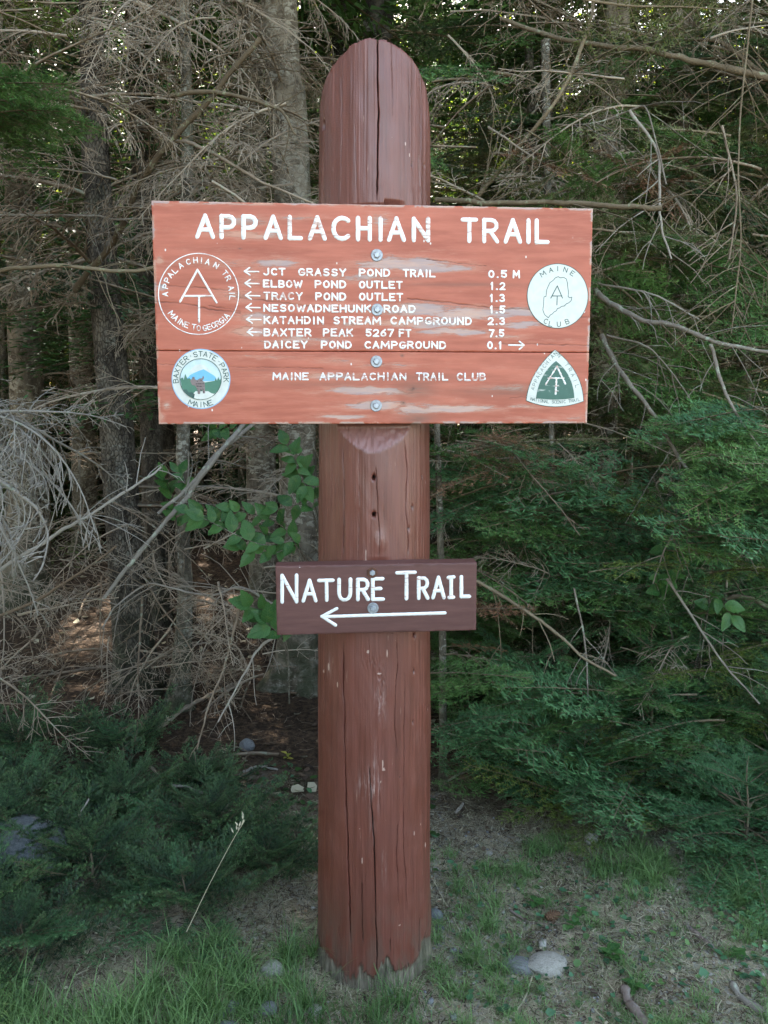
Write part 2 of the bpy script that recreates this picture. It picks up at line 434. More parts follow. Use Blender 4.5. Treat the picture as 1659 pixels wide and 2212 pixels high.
def build_post():
    thf = np.linspace(-pi / 2, pi / 2, 420)
    thb = np.linspace(pi / 2, 3 * pi / 2, 60)[1:-1]
    th = np.concatenate([thf, thb])
    zs = np.concatenate([np.linspace(-.12, .0, 8)[:-1], np.linspace(0, ZTOP1, 470)])
    TH, ZR = np.meshgrid(th, zs)
    r = post_r(ZR)
    cx = post_cx(ZR)
    arc = np.where(TH < pi / 2, TH, TH) * .15
    bulge = (fbm(TH * 1.5 + 3, ZR * 2.2, 3, 31) - .5) * .008 + (fbm(np.cos(TH) * 3 + 9, ZR * 9 + np.sin(TH) * 3, 3, 33) - .5) * .003
    grain = (fbm(arc * 260, ZR * 6, 3, 35) - .5) * .0016 + (fbm(arc * 90, ZR * 3, 2, 37) - .5) * .002
    rr = r + bulge + grain
    X = np.sin(TH) * rr; Yv = -np.cos(TH) * rr
    # rounded top cut, stepped where chips broke off
    s = np.clip(X / r, -1, 1)
    ztop = ZTOP0 + (ZTOP1 - ZTOP0) * np.sqrt(np.clip(1 - s * s, 0, 1))
    step = np.round((s + fbm(s * 3, s * 0, 2, 41) * .5) * 4) / 4
    ztop = ztop + (vnoise(step * 13, step * 0 + 2, 43) - .6) * .009 + (fbm(s * 18, s * 0 + 5, 2, 45) - .5) * .004
    ztop = np.where(s < -.42, ztop - .006 * np.exp(-((s + .5) / .12) ** 2), ztop)
    k = np.clip((ZR - 2.15) / (ZTOP1 - 2.15), 0, 1)
    Z = np.where(ZR > 2.15, 2.15 + k * (ztop - 2.15), ZR)
    A = np.where(TH <= pi / 2 + 1e-6, TH * .15, 9.0)
    crack = np.zeros_like(Z); dep = np.zeros_like(Z)
    for pts, w, d in CRACKS:
        uv = [post_uv(*p) for p in pts]
        u = np.array([q[0] for q in uv]); v = np.array([q[1] for q in uv])
        o = np.argsort(v); u, v = u[o], v[o]
        cu = np.interp(Z, v, u) + (vnoise(Z * 60, Z * 0 + w * 999, 51) - .5) * .0022 + (vnoise(Z * 17, Z * 0 + w * 777, 52) - .5) * .003
        L = v[-1] - v[0]
        tt = np.clip((Z - v[0]) / L, 0, 1)
        env = np.clip(np.minimum(tt, 1 - tt) * 12, 0, 1) * (.55 + .45 * vnoise(Z * 30, Z * 0 + 7, 53 + len(pts)))
        env = np.where((Z < v[0]) | (Z > v[-1]), 0, env)
        if v[-1] > 2.36: env = np.where(Z > v[-1] - .05, .8, env)
        w = w * .62
        g = np.exp(-(np.abs(A - cu) / np.maximum(w * env, 1e-5)) ** 3) * (env > 0)
        crack = np.maximum(crack, g * np.clip(w / .0014, .4, 1)); dep = np.maximum(dep, g * d * env)
    hole = np.zeros_like(Z)
    for px, py, w, d in HOLES:
        u, v = post_uv(px, py)
        q = ((A - u) / w) ** 2 + ((Z - v) / (w * 1.2)) ** 2
        g = np.exp(-q ** 2)
        hole = np.maximum(hole, g); dep = np.maximum(dep, g * d)
    chip = np.zeros_like(Z)
    for px, py, w, h in CHIPS:
        u, v = post_uv(px, py)
        chip = np.maximum(chip, np.exp(-(((A - u) / w) ** 2 + ((Z - v) / h) ** 2) ** 2) * (.5 + .8 * vnoise(A * 900, Z * 500, 61)))
    # knots and the rough branch scar
    def blob(px, py, w, h):
        u, v = post_uv(px, py); return np.exp(-((A - u) / w) ** 2 - ((Z - v) / h) ** 2)
    k1 = blob(822, 1170, .012, .022); k2 = blob(824, 1545, .012, .05); scar = blob(822, 1480, .012, .06) + blob(800, 1430, .02, .015)
    rgh = (fbm(A * 350, Z * 260, 3, 71) - .5)
    bump = k1 * .005 + k2 * .006 + scar * rgh * .009 + (k1 + k2) * rgh * .004
    rubbed = blob(797, 1700, .022, .035) * 1.0 + blob(812, 1690, .01, .09) * .6 + blob(806, 1790, .006, .05) * .8 + blob(830, 1870, .005, .04) * .8 + blob(716, 1440, .008, .03) * .7 + blob(822, 1520, .014, .04) * .5 + blob(822, 1170, .012, .02) * .5 + blob(855, 930, .05, .012) * .5
    # bare wood at the foot
    foot = .034 + (fbm(A * 16 + 4, A * 0, 3, 81) - .5) * .07 + np.clip(vnoise(A * 60, A * 0 + 3, 83) - .72, 0, 1) * .12 + .055 * np.exp(-((A - .035) / .022) ** 2) + .04 * np.exp(-((A - .15) / .02) ** 2) + (fbm(A * 150, Z * 40, 3, 84) - .5) * .02 + np.clip(-A - .08, 0, 1) * .25 + np.clip(A - .13, 0, 1) * .6
    foot = np.where(TH > pi / 2, .08, foot)
    bare = np.clip((foot - Z) / .014 + (fbm(A * 200, Z * 90, 3, 86) - .5) * 3.0, 0, 1) * (Z < .3)
    dep = dep + bare * (.004 + .010 * np.abs(fbm(A * 160, Z * 14, 3, 85) - .5) * 2)
    rr2 = (-dep + bump)
    X = X + np.sin(TH) * rr2; Yv = Yv - np.cos(TH) * rr2
    flare = np.exp(-np.clip(Z, 0, 1) / .05) * .006
    X = X * (1 + flare / .15); Yv = Yv * (1 + flare / .15)
    Y = Yv + PY
    # flats cut for the two boards, and the sloping chop below the upper one
    X0 = X + cx
    yf = 1.9837 + .0731 * X0 + .0455
    lo = 1.500
    y1 = np.where((Z > 1.502) & (Z < 2.030), yf, -9)
    y1 = np.where((Z >= 2.030) & (Z < 2.038) & (X0 > -.0) & (X0 < .10), yf, y1)
    sl = (1.5 - Z) / .075
    yslope = 2.037 - .045 * sl + (fbm(X0 * 120, Z * 120, 3, 91) - .5) * .006
    y1 = np.where((Z <= 1.502) & (Z > 1.40) & (X0 > -.12), yslope, y1)
    y2 = np.where((Z > .990) & (Z < 1.166), 1.9493 + .0668 * X0 + .0535, -9)
    cut = np.maximum(y1, y2)
    chop = np.where((cut > Y) & (Z <= 1.502) & (Z > 1.4), 1.0, 0.0)
    Y = np.where(cut > Y, cut, Y)
    nth, nz = len(th), len(zs)
    V = np.stack([X0, Y, Z], -1)
    # close the top
    caps = []
    for kk in (.8, .5, .2, 0.0):
        c = V[-1].copy(); c[:, 1] = PY + (c[:, 1] - PY) * kk; c[:, 2] += (fbm(c[:, 0] * 60, c[:, 1] * 60, 2, 95) - .5) * .003
        caps.append(c)
    V = np.concatenate([V.reshape(-1, 3)] + caps)
    nzt = nz + len(caps)
    i, j = np.meshgrid(np.arange(nzt - 1), np.arange(nth), indexing='ij')
    a = i * nth + j; b = i * nth + (j + 1) % nth
    Fq = np.stack([a, b, b + nth, a + nth], -1).reshape(-1, 4)
    pad = lambda q: np.concatenate([q.ravel(), np.zeros(len(caps) * nth)])
    at_ = dict(crack=pad(np.maximum(crack, hole)), chip=pad(chip), bare=pad(bare), rub=pad(rubbed), chop=pad(chop), arc=pad(np.where(A > 8, 0, A)), hgt=pad(Z))
    t = NT('red_brown_post_paint')
    co = t.coord()
    cr, ch, br, rb, cp = (t.attr(k) for k in ('crack', 'chip', 'bare', 'rub', 'chop'))
    st = t.mapping(co, (1, 1, .05))
    g1 = t.noise(st, 60, 6, .65); g2 = t.noise(t.mapping(co, (1, 1, .25)), 9, 4)
    paint = t.mix(t.ramp(g1, .3, .7), (.110, .032, .020), (.165, .051, .034))
    paint = t.mix(t.math('MULTIPLY', t.ramp(g2, .45, .75), .35), paint, (.185, .064, .047))
    paint = t.mix(t.math('MULTIPLY', t.ramp(t.noise(co, 2.2, 4, .6), .5, .72), .28), paint, (.115, .032, .022))
    worn = t.ramp(t.noise(t.mapping(co, (1, 1, .12)), 130, 5, .7), .45, .65)
    paint = t.mix(t.math('MULTIPLY', t.math('MULTIPLY', rb, worn, True), .8), paint, (.46, .33, .29))
    paint = t.mix(t.math('MULTIPLY', t.ramp(t.noise(t.mapping(co, (1, 1, .08)), 150, 4, .6), .69, .74), .45), paint, (.50, .33, .25))
    paint = t.mix(t.math('MULTIPLY', cp, .5), paint, (.30, .16, .14))
    speck = t.ramp(t.voro(co, 60), .018, .03, 1, 0)
    paint = t.mix(t.math('MULTIPLY', speck, t.ramp(t.noise(co, 7, 2), .58, .62)), paint, (.55, .42, .34))
    paint = t.mix(t.ramp(ch, .42, .62), paint, (.46, .31, .25))
    wood = t.mix(t.ramp(t.noise(st, 90, 6, .7), .3, .7), (.095, .072, .050), (.30, .255, .185))
    wood = t.mix(t.math('MULTIPLY', t.ramp(t.noise(co, 12, 4), .45, .65), .65), wood, (.07, .062, .045))
    wood = t.mix(t.math('MULTIPLY', t.ramp(t.noise(co, 9, 4), .55, .7), .3), wood, (.10, .11, .06))
    dirt = t.math('MULTIPLY', t.ramp(t.attr('hgt'), .03, .30, 1, 0), t.ramp(t.noise(t.mapping(co, (1, 1, .3)), 30, 5, .65), .38, .62))
    paint = t.mix(t.math('MULTIPLY', dirt, .6), paint, (.115, .075, .055))
    c = t.mix(br, paint, wood)
    c = t.mix(t.ramp(cr, .2, .85), c, (.04, .016, .011))
    h = t.math('ADD', t.math('MULTIPLY', g1, .6), t.math('MULTIPLY', t.noise(co, 240, 3), .35))
    rough = t.ramp(t.noise(co, 15, 3), .3, .7, .36, .5)
    m = t.done(t.bsdf(c, rough, t.bump(h, .0022, .55), .6))
    base = (PX, PY, 0)
    me = mesh_np('wooden_post', local(V, base), [Fq], m, smooth=True, attrs=at_)
    o = link('wooden_post', me, loc=base)
    tag(o, 'thick round wooden post painted dark red brown with rounded top and long cracks', 'post')
build_post()

# ------------------------------------------------------------------ lettering cut as strokes
def arc(cx, cy, rx, ry, a0, a1, n=9):
    return [(cx + rx * cos(radians(a)), cy + ry * sin(radians(a))) for a in np.linspace(a0, a1, n)]
FONT = {
 'A': [[(0, 0), (.5, 1)], [(.5, 1), (1, 0)], [(.17, .34), (.83, .34)]],
 'B': [[(0, 0), (0, 1)], [(0, 1), (.5, 1)] + arc(.55, .76, .38, .24, 80, -80) + [(0, .53)], [(0, .53), (.55, .53)] + arc(.6, .265, .4, .265, 80, -80) + [(0, 0)]],
 'C': [arc(.54, .5, .54, .5, 48, 312, 17)],
 'D': [[(0, 0), (0, 1)], [(0, 1), (.4, 1)] + arc(.4, .5, .6, .5, 80, -80, 11) + [(.4, 0), (0, 0)]],
 'E': [[(0, 0), (0, 1)], [(0, 1), (.95, 1)], [(0, .52), (.75, .52)], [(0, 0), (1, 0)]],
 'F': [[(0, 0), (0, 1)], [(0, 1), (.95, 1)], [(0, .52), (.75, .52)]],
 'G': [arc(.54, .5, .54, .5, 48, 350, 18), [(1, .42), (.58, .42)]],
 'H': [[(0, 0), (0, 1)], [(1, 0), (1, 1)], [(0, .52), (1, .52)]],
 'I': [[(.5, 0), (.5, 1)]],
 'J': [[(.9, 1), (.9, .3)] + arc(.48, .28, .42, .28, -10, -165, 8)],
 'K': [[(0, 0), (0, 1)], [(.95, 1), (0, .42)], [(.28, .6), (1, 0)]],
 'L': [[(0, 1), (0, 0)], [(0, 0), (1, 0)]],
 'M': [[(0, 0), (.06, 1)], [(.06, 1), (.5, .3)], [(.5, .3), (.94, 1)], [(.94, 1), (1, 0)]],
 'N': [[(0, 0), (0, 1)], [(0, 1), (1, 0)], [(1, 0), (1, 1)]],
 'O': [arc(.5, .5, .5, .5, 90, 450, 20)],
 'P': [[(0, 0), (0, 1)], [(0, 1), (.55, 1)] + arc(.55, .73, .43, .27, 80, -80) + [(0, .46)]],
 'R': [[(0, 0), (0, 1)], [(0, 1), (.55, 1)] + arc(.55, .74, .42, .26, 80, -80) + [(0, .48)], [(.45, .48), (1, 0)]],
 'S': [arc(.5, .75, .46, .25, 30, 250, 10) + arc(.5, .26, .48, .26, 75, -150, 10)],
 'T': [[(0, 1), (1, 1)], [(.5, 1), (.5, 0)]],
 'U': [[(0, 1), (0, .35)] + arc(.5, .35, .5, .35, 190, 350, 9) + [(1, 1)]],
 'W': [[(0, 1), (.25, 0)], [(.25, 0), (.5, .75)], [(.5, .75), (.75, 0)], [(.75, 0), (1, 1)]],
 'X': [[(0, 0), (1, 1)], [(0, 1), (1, 0)]],
 'Y': [[(0, 1), (.5, .48)], [(1, 1), (.5, .48)], [(.5, .48), (.5, 0)]],
 '0': [arc(.5, .5, .46, .5, 90, 450, 20)],
 '1': [[(.2, .8), (.5, 1)], [(.5, 1), (.5, 0)]],
 '2': [arc(.5, .7, .48, .3, 160, -35, 9) + [(0, 0)], [(0, 0), (1, 0)]],
 '3': [arc(.45, .76, .42, .24, 150, -85, 9), arc(.45, .27, .5, .27, 85, -150, 9)],
 '5': [[(.95, 1), (.12, 1)], [(.12, 1), (.08, .56)], [(.08, .56)] + arc(.48, .32, .48, .32, 95, -150, 10)],
 '6': [[(.85, 1), (.3, .7)] + arc(.5, .3, .48, .3, 160, 500, 16)],
 '7': [[(0, 1), (1, 1)], [(1, 1), (.35, 0)]],
 '.': [[(.45, .02), (.55, .02)]],
 "'": [[(.5, 1), (.5, .8)]],
 '-': [[(.4, .5), (.6, .5)]],
}
WIDE = {'I': .35, '.': .35, '1': .55, 'M': 1.15, 'W': 1.2, '-': .4}

def plane_hit(px, py, corners, N, h):
    d = ray(px, py); o = Vector((0, 0, CAMZ)); p0 = Vector(corners[0])
    return o + d * ((p0 - o).dot(N) / d.dot(N)) + N * h

class Strokes:
    """round-ended painted strokes lying on a board; points in picture units, cut in the board's plane"""
    def __init__(s, corners, N): s.c, s.N, s.V, s.F, s.k, s.g = corners, N, [], [], 0, []
    def add(s, pts, w, h=.0009, rough=.06, sink=.0006):
        # split at sharp corners
        pts = [p for i, p in enumerate(pts) if i == 0 or (abs(p[0] - pts[i - 1][0]) + abs(p[1] - pts[i - 1][1])) > 1e-3]
        if len(pts) < 2: return
        run = [pts[0]]
        for i in range(1, len(pts)):
            run.append(pts[i])
            if i < len(pts) - 1:
                a = Vector((pts[i][0] - pts[i - 1][0], pts[i][1] - pts[i - 1][1])); b = Vector((pts[i + 1][0] - pts[i][0], pts[i + 1][1] - pts[i][1]))
                if a.length > 0 and b.length > 0 and a.angle(b) > radians(42):
                    s._strip(run, w, h, rough, sink); run = [pts[i]]
        s._strip(run, w, h, rough, sink)
    def _strip(s, pts, w, h, rough, sink):
        if len(pts) < 2: return
        s.k += 1
        P = [plane_hit(x, y, s.c, s.N, 0) for x, y in pts]
        m = w / 866.0 * 1.0        # picture units to metres on the board (about 1.93 m away)
        L = sum((P[i + 1] - P[i]).length for i in range(len(P) - 1))
        n = max(2, int(L / (m * .7)) + 1)
        # resample
        cum = [0]
        for i in range(len(P) - 1): cum.append(cum[-1] + (P[i + 1] - P[i]).length)
        Q = []
        for t in np.linspace(0, cum[-1], n):
            j = 0
            while j < len(P) - 2 and cum[j + 1] < t: j += 1
            u = (t - cum[j]) / max(1e-9, cum[j + 1] - cum[j]); Q.append(P[j].lerp(P[j + 1], u))
        T = []
        for i in range(n):
            d = Q[min(i + 1, n - 1)] - Q[max(i - 1, 0)]; T.append(d.normalized())
        secs = []
        for a in (85, 60, 30): secs.append((Q[0] - T[0] * (m / 2) * sin(radians(a)), T[0], cos(radians(a))))
        for i in range(n): secs.append((Q[i], T[i], 1 + random.uniform(-rough, rough)))
        for a in (30, 60, 85): secs.append((Q[-1] + T[-1] * (m / 2) * sin(radians(a)), T[-1], cos(radians(a))))
        o = len(s.V)
        hh = h + (s.k % 7) * .00003
        for q, tt, k in secs:
            side = s.N.cross(tt).normalized()
            hk = hh * (.35 + .65 * k)
            for x, z in ((-.5, -sink), (-.40, hk * .75), (0, hk), (.40, hk * .75), (.5, -sink)):
                s.V.append(q + side * (x * m * k) + s.N * z)
        for i in range(len(secs) - 1):
            for j in range(4): s.F.append((o + i * 5 + j, o + (i + 1) * 5 + j, o + (i + 1) * 5 + j + 1, o + i * 5 + j + 1))
    def glyph(s, ch, x0, y0, ux, uy, w, **k):
        """ux: baseline vector over the letter's width, uy: vector of its height (picture units)"""
        s.g.append((len(s.V), len(s.F)))
        for pl in FONT.get(ch, []):
            s.add([(x0 + ux[0] * a + uy[0] * b, y0 + ux[1] * a + uy[1] * b) for a, b in pl], w, **k)
    def word(s, txt, x0, x1, yt0, yb0, yt1, yb1, w, gap=.42, jit=.02, **k):
        """letters spread from x0 to x1; top and base lines given at both picture abscissae 560 and 1050"""
        wd = [WIDE.get(c, .8) for c in txt]
        tot = sum(wd) + gap * (len(txt) - 1)
        sc = (x1 - x0 - w) / tot; x = x0 + w / 2
        for c, a in zip(txt, wd):
            f = (x - 560) / 490
            yt = yt0 + (yt1 - yt0) * f + w / 2; yb = yb0 + (yb1 - yb0) * f - w / 2
            j = random.uniform(-jit, jit) * (yb - yt)
            sl = (yb1 - yb0) / 490
            s.glyph(c, x, yb + j, (a * sc, a * sc * sl), (random.uniform(-.02, .02) * (yb - yt), yt - yb), w, **k)
            x += (a + gap) * sc
    def build(s, name, m, parent, base, split=False, **kw):
        V = np.array([list(v) for v in s.V]) - np.array(base)[None, :]
        if split:
            e = bpy.data.objects.new(name, None); COL.objects.link(e); e.parent = parent
            ends = s.g[1:] + [(len(s.V), len(s.F))]
            for (v0, f0), (v1, f1) in zip(s.g, ends):
                if v1 > v0: link('letter', mesh_np('letter', V[v0:v1], [np.array(s.F[f0:f1]) - v0], m, smooth=True), e, loc=(0, 0, 0))
            return e
        return link(name, mesh_np(name, V, [np.array(s.F)], m, smooth=True), parent, loc=(0, 0, 0), **kw)

def m_paint(name, col, under, wear=.5, rough=.45):
    t = NT(name)
    co = t.coord()
    n = t.noise(t.mapping(co, (1, 1, 6)), 26, 6, .7)
    n2 = t.noise(co, 4.5, 3)
    k = t.ramp(t.math('ADD', n, t.math('MULTIPLY', t.math('SUBTRACT', n2, .5), .5)), .70 - wear * .12, .76 - wear * .12)
    c = t.mix(t.ramp(t.noise(co, 60, 3), .3, .7), tuple(x * .9 for x in col), col)
    c = t.mix(t.math('MULTIPLY', k, .8), c, under)
    return t.done(t.bsdf(c, rough, t.bump(t.noise(co, 200, 4), .0006, .5), .35))
M['letter'] = m_paint('white_letter_paint', (.80, .785, .75), (.46, .25, .19), 1.15)
M['letter_worn'] = m_paint('worn_white_paint', (.74, .72, .70), (.44, .18, .12), 1.75)
M['disc'] = m_paint('cream_white_paint', (.60, .60, .54), (.40, .33, .29), .2)
M['ink_green'] = m_paint('dark_green_paint', (.035, .085, .07), (.4, .42, .38), .5)
M['fill_green'] = m_paint('emblem_green_paint', (.045, .115, .085), (.45, .47, .42), .3)
M['hill_green'] = m_paint('hill_green_paint', (.06, .17, .11), (.45, .5, .42), .35)
M['sky_paint'] = m_paint('pale_sky_paint', (.52, .62, .62), (.6, .62, .6), .3)
M['mountain'] = m_paint('mountain_blue_paint', (.16, .42, .62), (.5, .6, .62), .4)
M['rim_blue'] = m_paint('pale_blue_paint', (.25, .42, .58), (.45, .42, .42), .6)
M['moose'] = m_paint('grey_brown_paint', (.20, .15, .14), (.36, .33, .33), .8)
M['moose_dark'] = m_paint('dark_figure_paint', (.04, .03, .035), (.2, .16, .16), .6)

def m_board(name, c0, c1, peel, grey, use_wear):
    t = NT(name)
    co = t.coord()
    st = t.mapping(co, (.09, 1, 1))
    g = t.noise(st, 55, 6, .65); g2 = t.noise(t.mapping(co, (.25, 1, 1)), 7, 4, .6)
    paint = t.mix(t.ramp(g, .3, .7), c0, c1)
    paint = t.mix(t.math('MULTIPLY', t.ramp(g2, .45, .7), .4), paint, tuple(x * 1.22 for x in c1))
    h = t.math('MULTIPLY', g, .8)
    if use_wear:
        wr, dk, kn = t.attr('wear'), t.attr('stain'), t.attr('crack')
        fine = t.noise(t.mapping(co, (.06, 1, 1)), 300, 9, .85)
        mid = t.noise(t.mapping(co, (.10, 1, 1)), 52, 7, .75)
        v = t.math('ADD', t.math('MULTIPLY', wr, .36), t.math('ADD', t.math('MULTIPLY', fine, .55), t.math('MULTIPLY', mid, .45)))
        k = t.ramp(v, .66, .715)
        bare = t.mix(t.ramp(mid, .4, .62), peel, grey)
        bare = t.mix(t.ramp(t.noise(t.mapping(co, (.3, 1, 1)), 14, 3), .5, .62), bare, (.48, .24, .165))
        paint = t.mix(t.math('MULTIPLY', t.ramp(v, .52, .68), .6), paint, (.48, .21, .14))
        c = t.mix(t.math('MULTIPLY', k, .78), paint, bare)
        c = t.mix(t.math('MULTIPLY', dk, t.ramp(fine, .3, .6, .35, 1)), c, (.16, .085, .06))
        fleck = t.math('MULTIPLY', t.ramp(t.voro(t.mapping(co, (1, 1, .6)), 42), .05, .09, 1, 0), t.ramp(t.noise(co, 6, 2), .5, .56))
        c = t.mix(fleck, c, (.70, .62, .56))
        c = t.mix(kn, c, (.07, .03, .022))
        h = t.math('ADD', h, t.math('MULTIPLY', k, -.6))
    else:
        speck = t.math('MULTIPLY', t.ramp(t.noise(t.mapping(co, (.5, 1, 1)), 90, 3), .72, .75), t.ramp(t.attr('wear'), .3, .6))
        c = t.mix(speck, paint, (.62, .55, .52))
        c = t.mix(t.math('MULTIPLY', t.attr('stain'), .5), c, (.11, .05, .045))
    return t.done(t.bsdf(c, .52, t.bump(h, .0016, .55), .32))
M['board'] = m_board('weathered_orange_red_paint', (.325, .083, .047), (.44, .127, .076), (.50, .34, .27), (.34, .28, .27), True)
M['board2'] = m_board('maroon_board_paint', (.088, .036, .030), (.122, .053, .044), (.5, .5, .5), (.4, .4, .4), False)

def board_grid(corners, thick, nu, nv, v0, v1, attrs_fn, lip=.004, cx=None):
    """a plank: front sheet with rounded arrises, edges and back. v0, v1: fraction of the height from the top"""
    TL, TR, BR, BL = corners
    W = np.linalg.norm(TR - TL); H = np.linalg.norm(BL - TL)
    U = (TR - TL) / W; D = (BL - TL) / H
    N = np.cross(D, U); N /= np.linalg.norm(N)
    if N[1] > 0: N = -N
    top, bot = v0 * H, v1 * H
    def prof(L, a, b, n):
        e = lip
        inner = np.linspace(a + e, b - e, n)
        pos = np.concatenate([[a, a, a + e * .3], inner, [b - e * .3, b, b]])
        dep = np.concatenate([[thick, e, e * .3], np.zeros(n), [e * .3, e, thick]])
        return pos, dep
    pu, du = prof(W, 0, W, nu); pv, dv = prof(H, top, bot, nv)
    Uu, Vv = np.meshgrid(pu, pv); dep = np.maximum(*np.meshgrid(du, dv))
    wob = (fbm(Uu * 9, Vv * 9, 3, 101) - .5) * .0015
    edge = (np.minimum(Uu, W - Uu) < 1e-6) | (np.minimum(Vv - top, bot - Vv) < 1e-6)
    jit = (fbm(Uu * 120 + Vv * 130, Vv * 40, 3, 103) - .5) * .004
    at_ = attrs_fn(Uu, Vv, W, H)
    front = dep < 1e-9
    dd = dep - wob * (dep < thick * .5) + np.where(front, at_.pop('_deep'), 0) + np.where((dep > 0) & (dep < thick * .5), jit, 0)
    Pp = TL[None, None] + U[None, None] * Uu[..., None] + D[None, None] * Vv[..., None] - N[None, None] * dd[..., None]
    ny, nx = Uu.shape
    i, j = np.meshgrid(np.arange(ny - 1), np.arange(nx - 1), indexing='ij')
    a = i * nx + j
    Fq = np.stack([a, a + nx, a + nx + 1, a + 1], -1).reshape(-1, 4)
    back = np.array([[0, nx - 1, ny * nx - 1, (ny - 1) * nx]])
    return Pp.reshape(-1, 3), [Fq, back], {k: v.ravel() for k, v in at_.items()}

# wear zones of the upper board (picture units)
WEAR = [(520, 478, 60, 12, .7), (540, 508, 90, 9, .9), (640, 470, 60, 8, .5), (820, 480, 30, 25, .55), (600, 568, 60, 12, .75), (545, 590, 30, 30, .45), (520, 640, 60, 16, .55), (555, 690, 40, 22, .8),
        (540, 716, 40, 12, .9), (640, 735, 110, 9, .7), (760, 705, 70, 10, .55), (870, 572, 130, 16, .85), (950, 580, 100, 14, .7), (790, 600, 90, 14, .55), (740, 660, 120, 10, .4), (900, 668, 90, 16, .85),
        (1010, 680, 110, 18, .85), (900, 700, 130, 10, .95), (980, 715, 90, 8, .9), (1130, 672, 60, 10, .9), (1120, 700, 70, 9, .7), (1090, 725, 60, 6, .7), (800, 845, 110, 9, 1.0), (700, 812, 120, 8, .6), (740, 900, 60, 6, .9),
        (820, 875, 90, 12, .85), (900, 885, 60, 12, .9), (980, 882, 110, 11, 1.0), (1130, 880, 60, 8, .6), (1100, 838, 70, 9, .7), (350, 620, 10, 12, .8), (345, 560, 9, 10, .8), (360, 875, 12, 10, .7), (345, 900, 12, 12, .9),
        (360, 835, 25, 8, .4), (840, 790, 90, 7, .5), (735, 780, 60, 10, .4), (480, 565, 120, 20, .3), (1240, 900, 40, 8, .5), (1150, 905, 90, 6, .45), (560, 770, 90, 5, .45), (480, 640, 40, 12, .3), (700, 440, 400, 3, .8)]
STAIN = [(1095, 845, 130, 12, .55), (900, 815, 120, 8, .4), (395, 838, 40, 4, .7), (560, 800, 60, 3, .3), (900, 840, 45, 22, .7), (903, 905, 35, 14, .8), (560, 640, 90, 8, .25), (700, 830, 120, 8, .35), (1010, 615, 120, 4, .5), (880, 600, 70, 4, .4), (520, 481, 60, 6, .35)]
KNOTS = [(893, 839, 11, 11), (871, 870, 6, 5), (869, 768, 4, 4), (519, 537, 5, 2)]
BCR = [([(333, 651), (400, 655), (452, 668), (520, 676)], 1.3), ([(500, 640), (560, 648), (620, 655), (700, 667), (800, 669)], 1.0), ([(880, 645), (980, 655), (1060, 665), (1165, 670)], 1.1), ([(330, 614), (440, 622), (520, 630)], .8),
       ([(1180, 683), (1282, 685)], 1.4), ([(1080, 742), (1280, 746)], 1.1), ([(900, 690), (1000, 700)], .6), ([(330, 785), (480, 792), (700, 796)], .6), ([(450, 660), (520, 672)], .7), ([(920, 560), (1050, 575)], .6), ([(1100, 860), (1270, 850)], .7)]
def b1_attrs(Uu, Vv, W, H):
    # picture coordinates of every point of the front sheet
    TL, TR, BR, BL = B1
    P = TL + (TR - TL) * (Uu / W)[..., None] + (BL - TL) * (Vv / H)[..., None]
    d = P - np.array([0, 0, CAMZ])
    z = d[..., 1] * cos(PITCH) - d[..., 2] * sin(PITCH); u = d[..., 1] * sin(PITCH) + d[..., 2] * cos(PITCH)
    px = 829.5 + F * d[..., 0] / z; py = 1106 - F * u / z
    wear = np.zeros_like(px); stain = np.zeros_like(px); cr = np.zeros_like(px); deep = np.zeros_like(px)
    wv = (fbm(px / 40, py / 18, 3, 111) - .5)
    for x, y, a, b, s in WEAR:
        wear = np.maximum(wear, s * np.exp(-(((px - x) / a) ** 2 + ((py + wv * 12 - y) / b) ** 2)))
    e = np.minimum(np.minimum(Uu, W - Uu), np.minimum(Vv, H - Vv))
    wear = np.maximum(wear, np.exp(-(e / .006) ** 2) * 1.0 * np.clip((fbm(Uu * 40, Vv * 40, 4, 115) - .40) * 8, 0, 1))
    for x, y, a, b, s in STAIN: stain = np.maximum(stain, s * np.exp(-((px - x) / a) ** 2 - ((py - y) / b) ** 2))
    for x, y, a, b in KNOTS:
        q = np.sqrt(((px - x) / a) ** 2 + ((py - y) / b) ** 2)
        stain = np.maximum(stain, np.exp(-(q / 1.1) ** 4) * .85 * (.75 + .25 * np.sin(q * 14)))
        cr = np.maximum(cr, np.exp(-(q / .28) ** 2) * .8)
    for pts, w in BCR:
        xs = [p[0] for p in pts]; ys = [p[1] for p in pts]
        cy = np.interp(px, xs, ys) + (vnoise(px / 9, px * 0, 117) - .5) * 2.2
        env = ((px > xs[0]) & (px < xs[-1])) * (.4 + .6 * vnoise(px / 14, px * 0 + 3, 119))
        g = np.exp(-(np.abs(py - cy) / (w * 1.0)) ** 2) * env
        cr = np.maximum(cr, g * .9); deep = np.maximum(deep, g * .0015)
    return dict(wear=wear, stain=stain, crack=cr, _deep=deep)

def b2_attrs(Uu, Vv, W, H):
    e = np.minimum(W - Uu, np.minimum(Uu, H - Vv))
    return dict(wear=np.exp(-(Uu / .08) ** 2 - ((H - Vv) / .03) ** 2) + np.exp(-(Vv / .012) ** 2) * .6, stain=np.exp(-(e / .006) ** 2) * .5, crack=Uu * 0, _deep=Uu * 0)

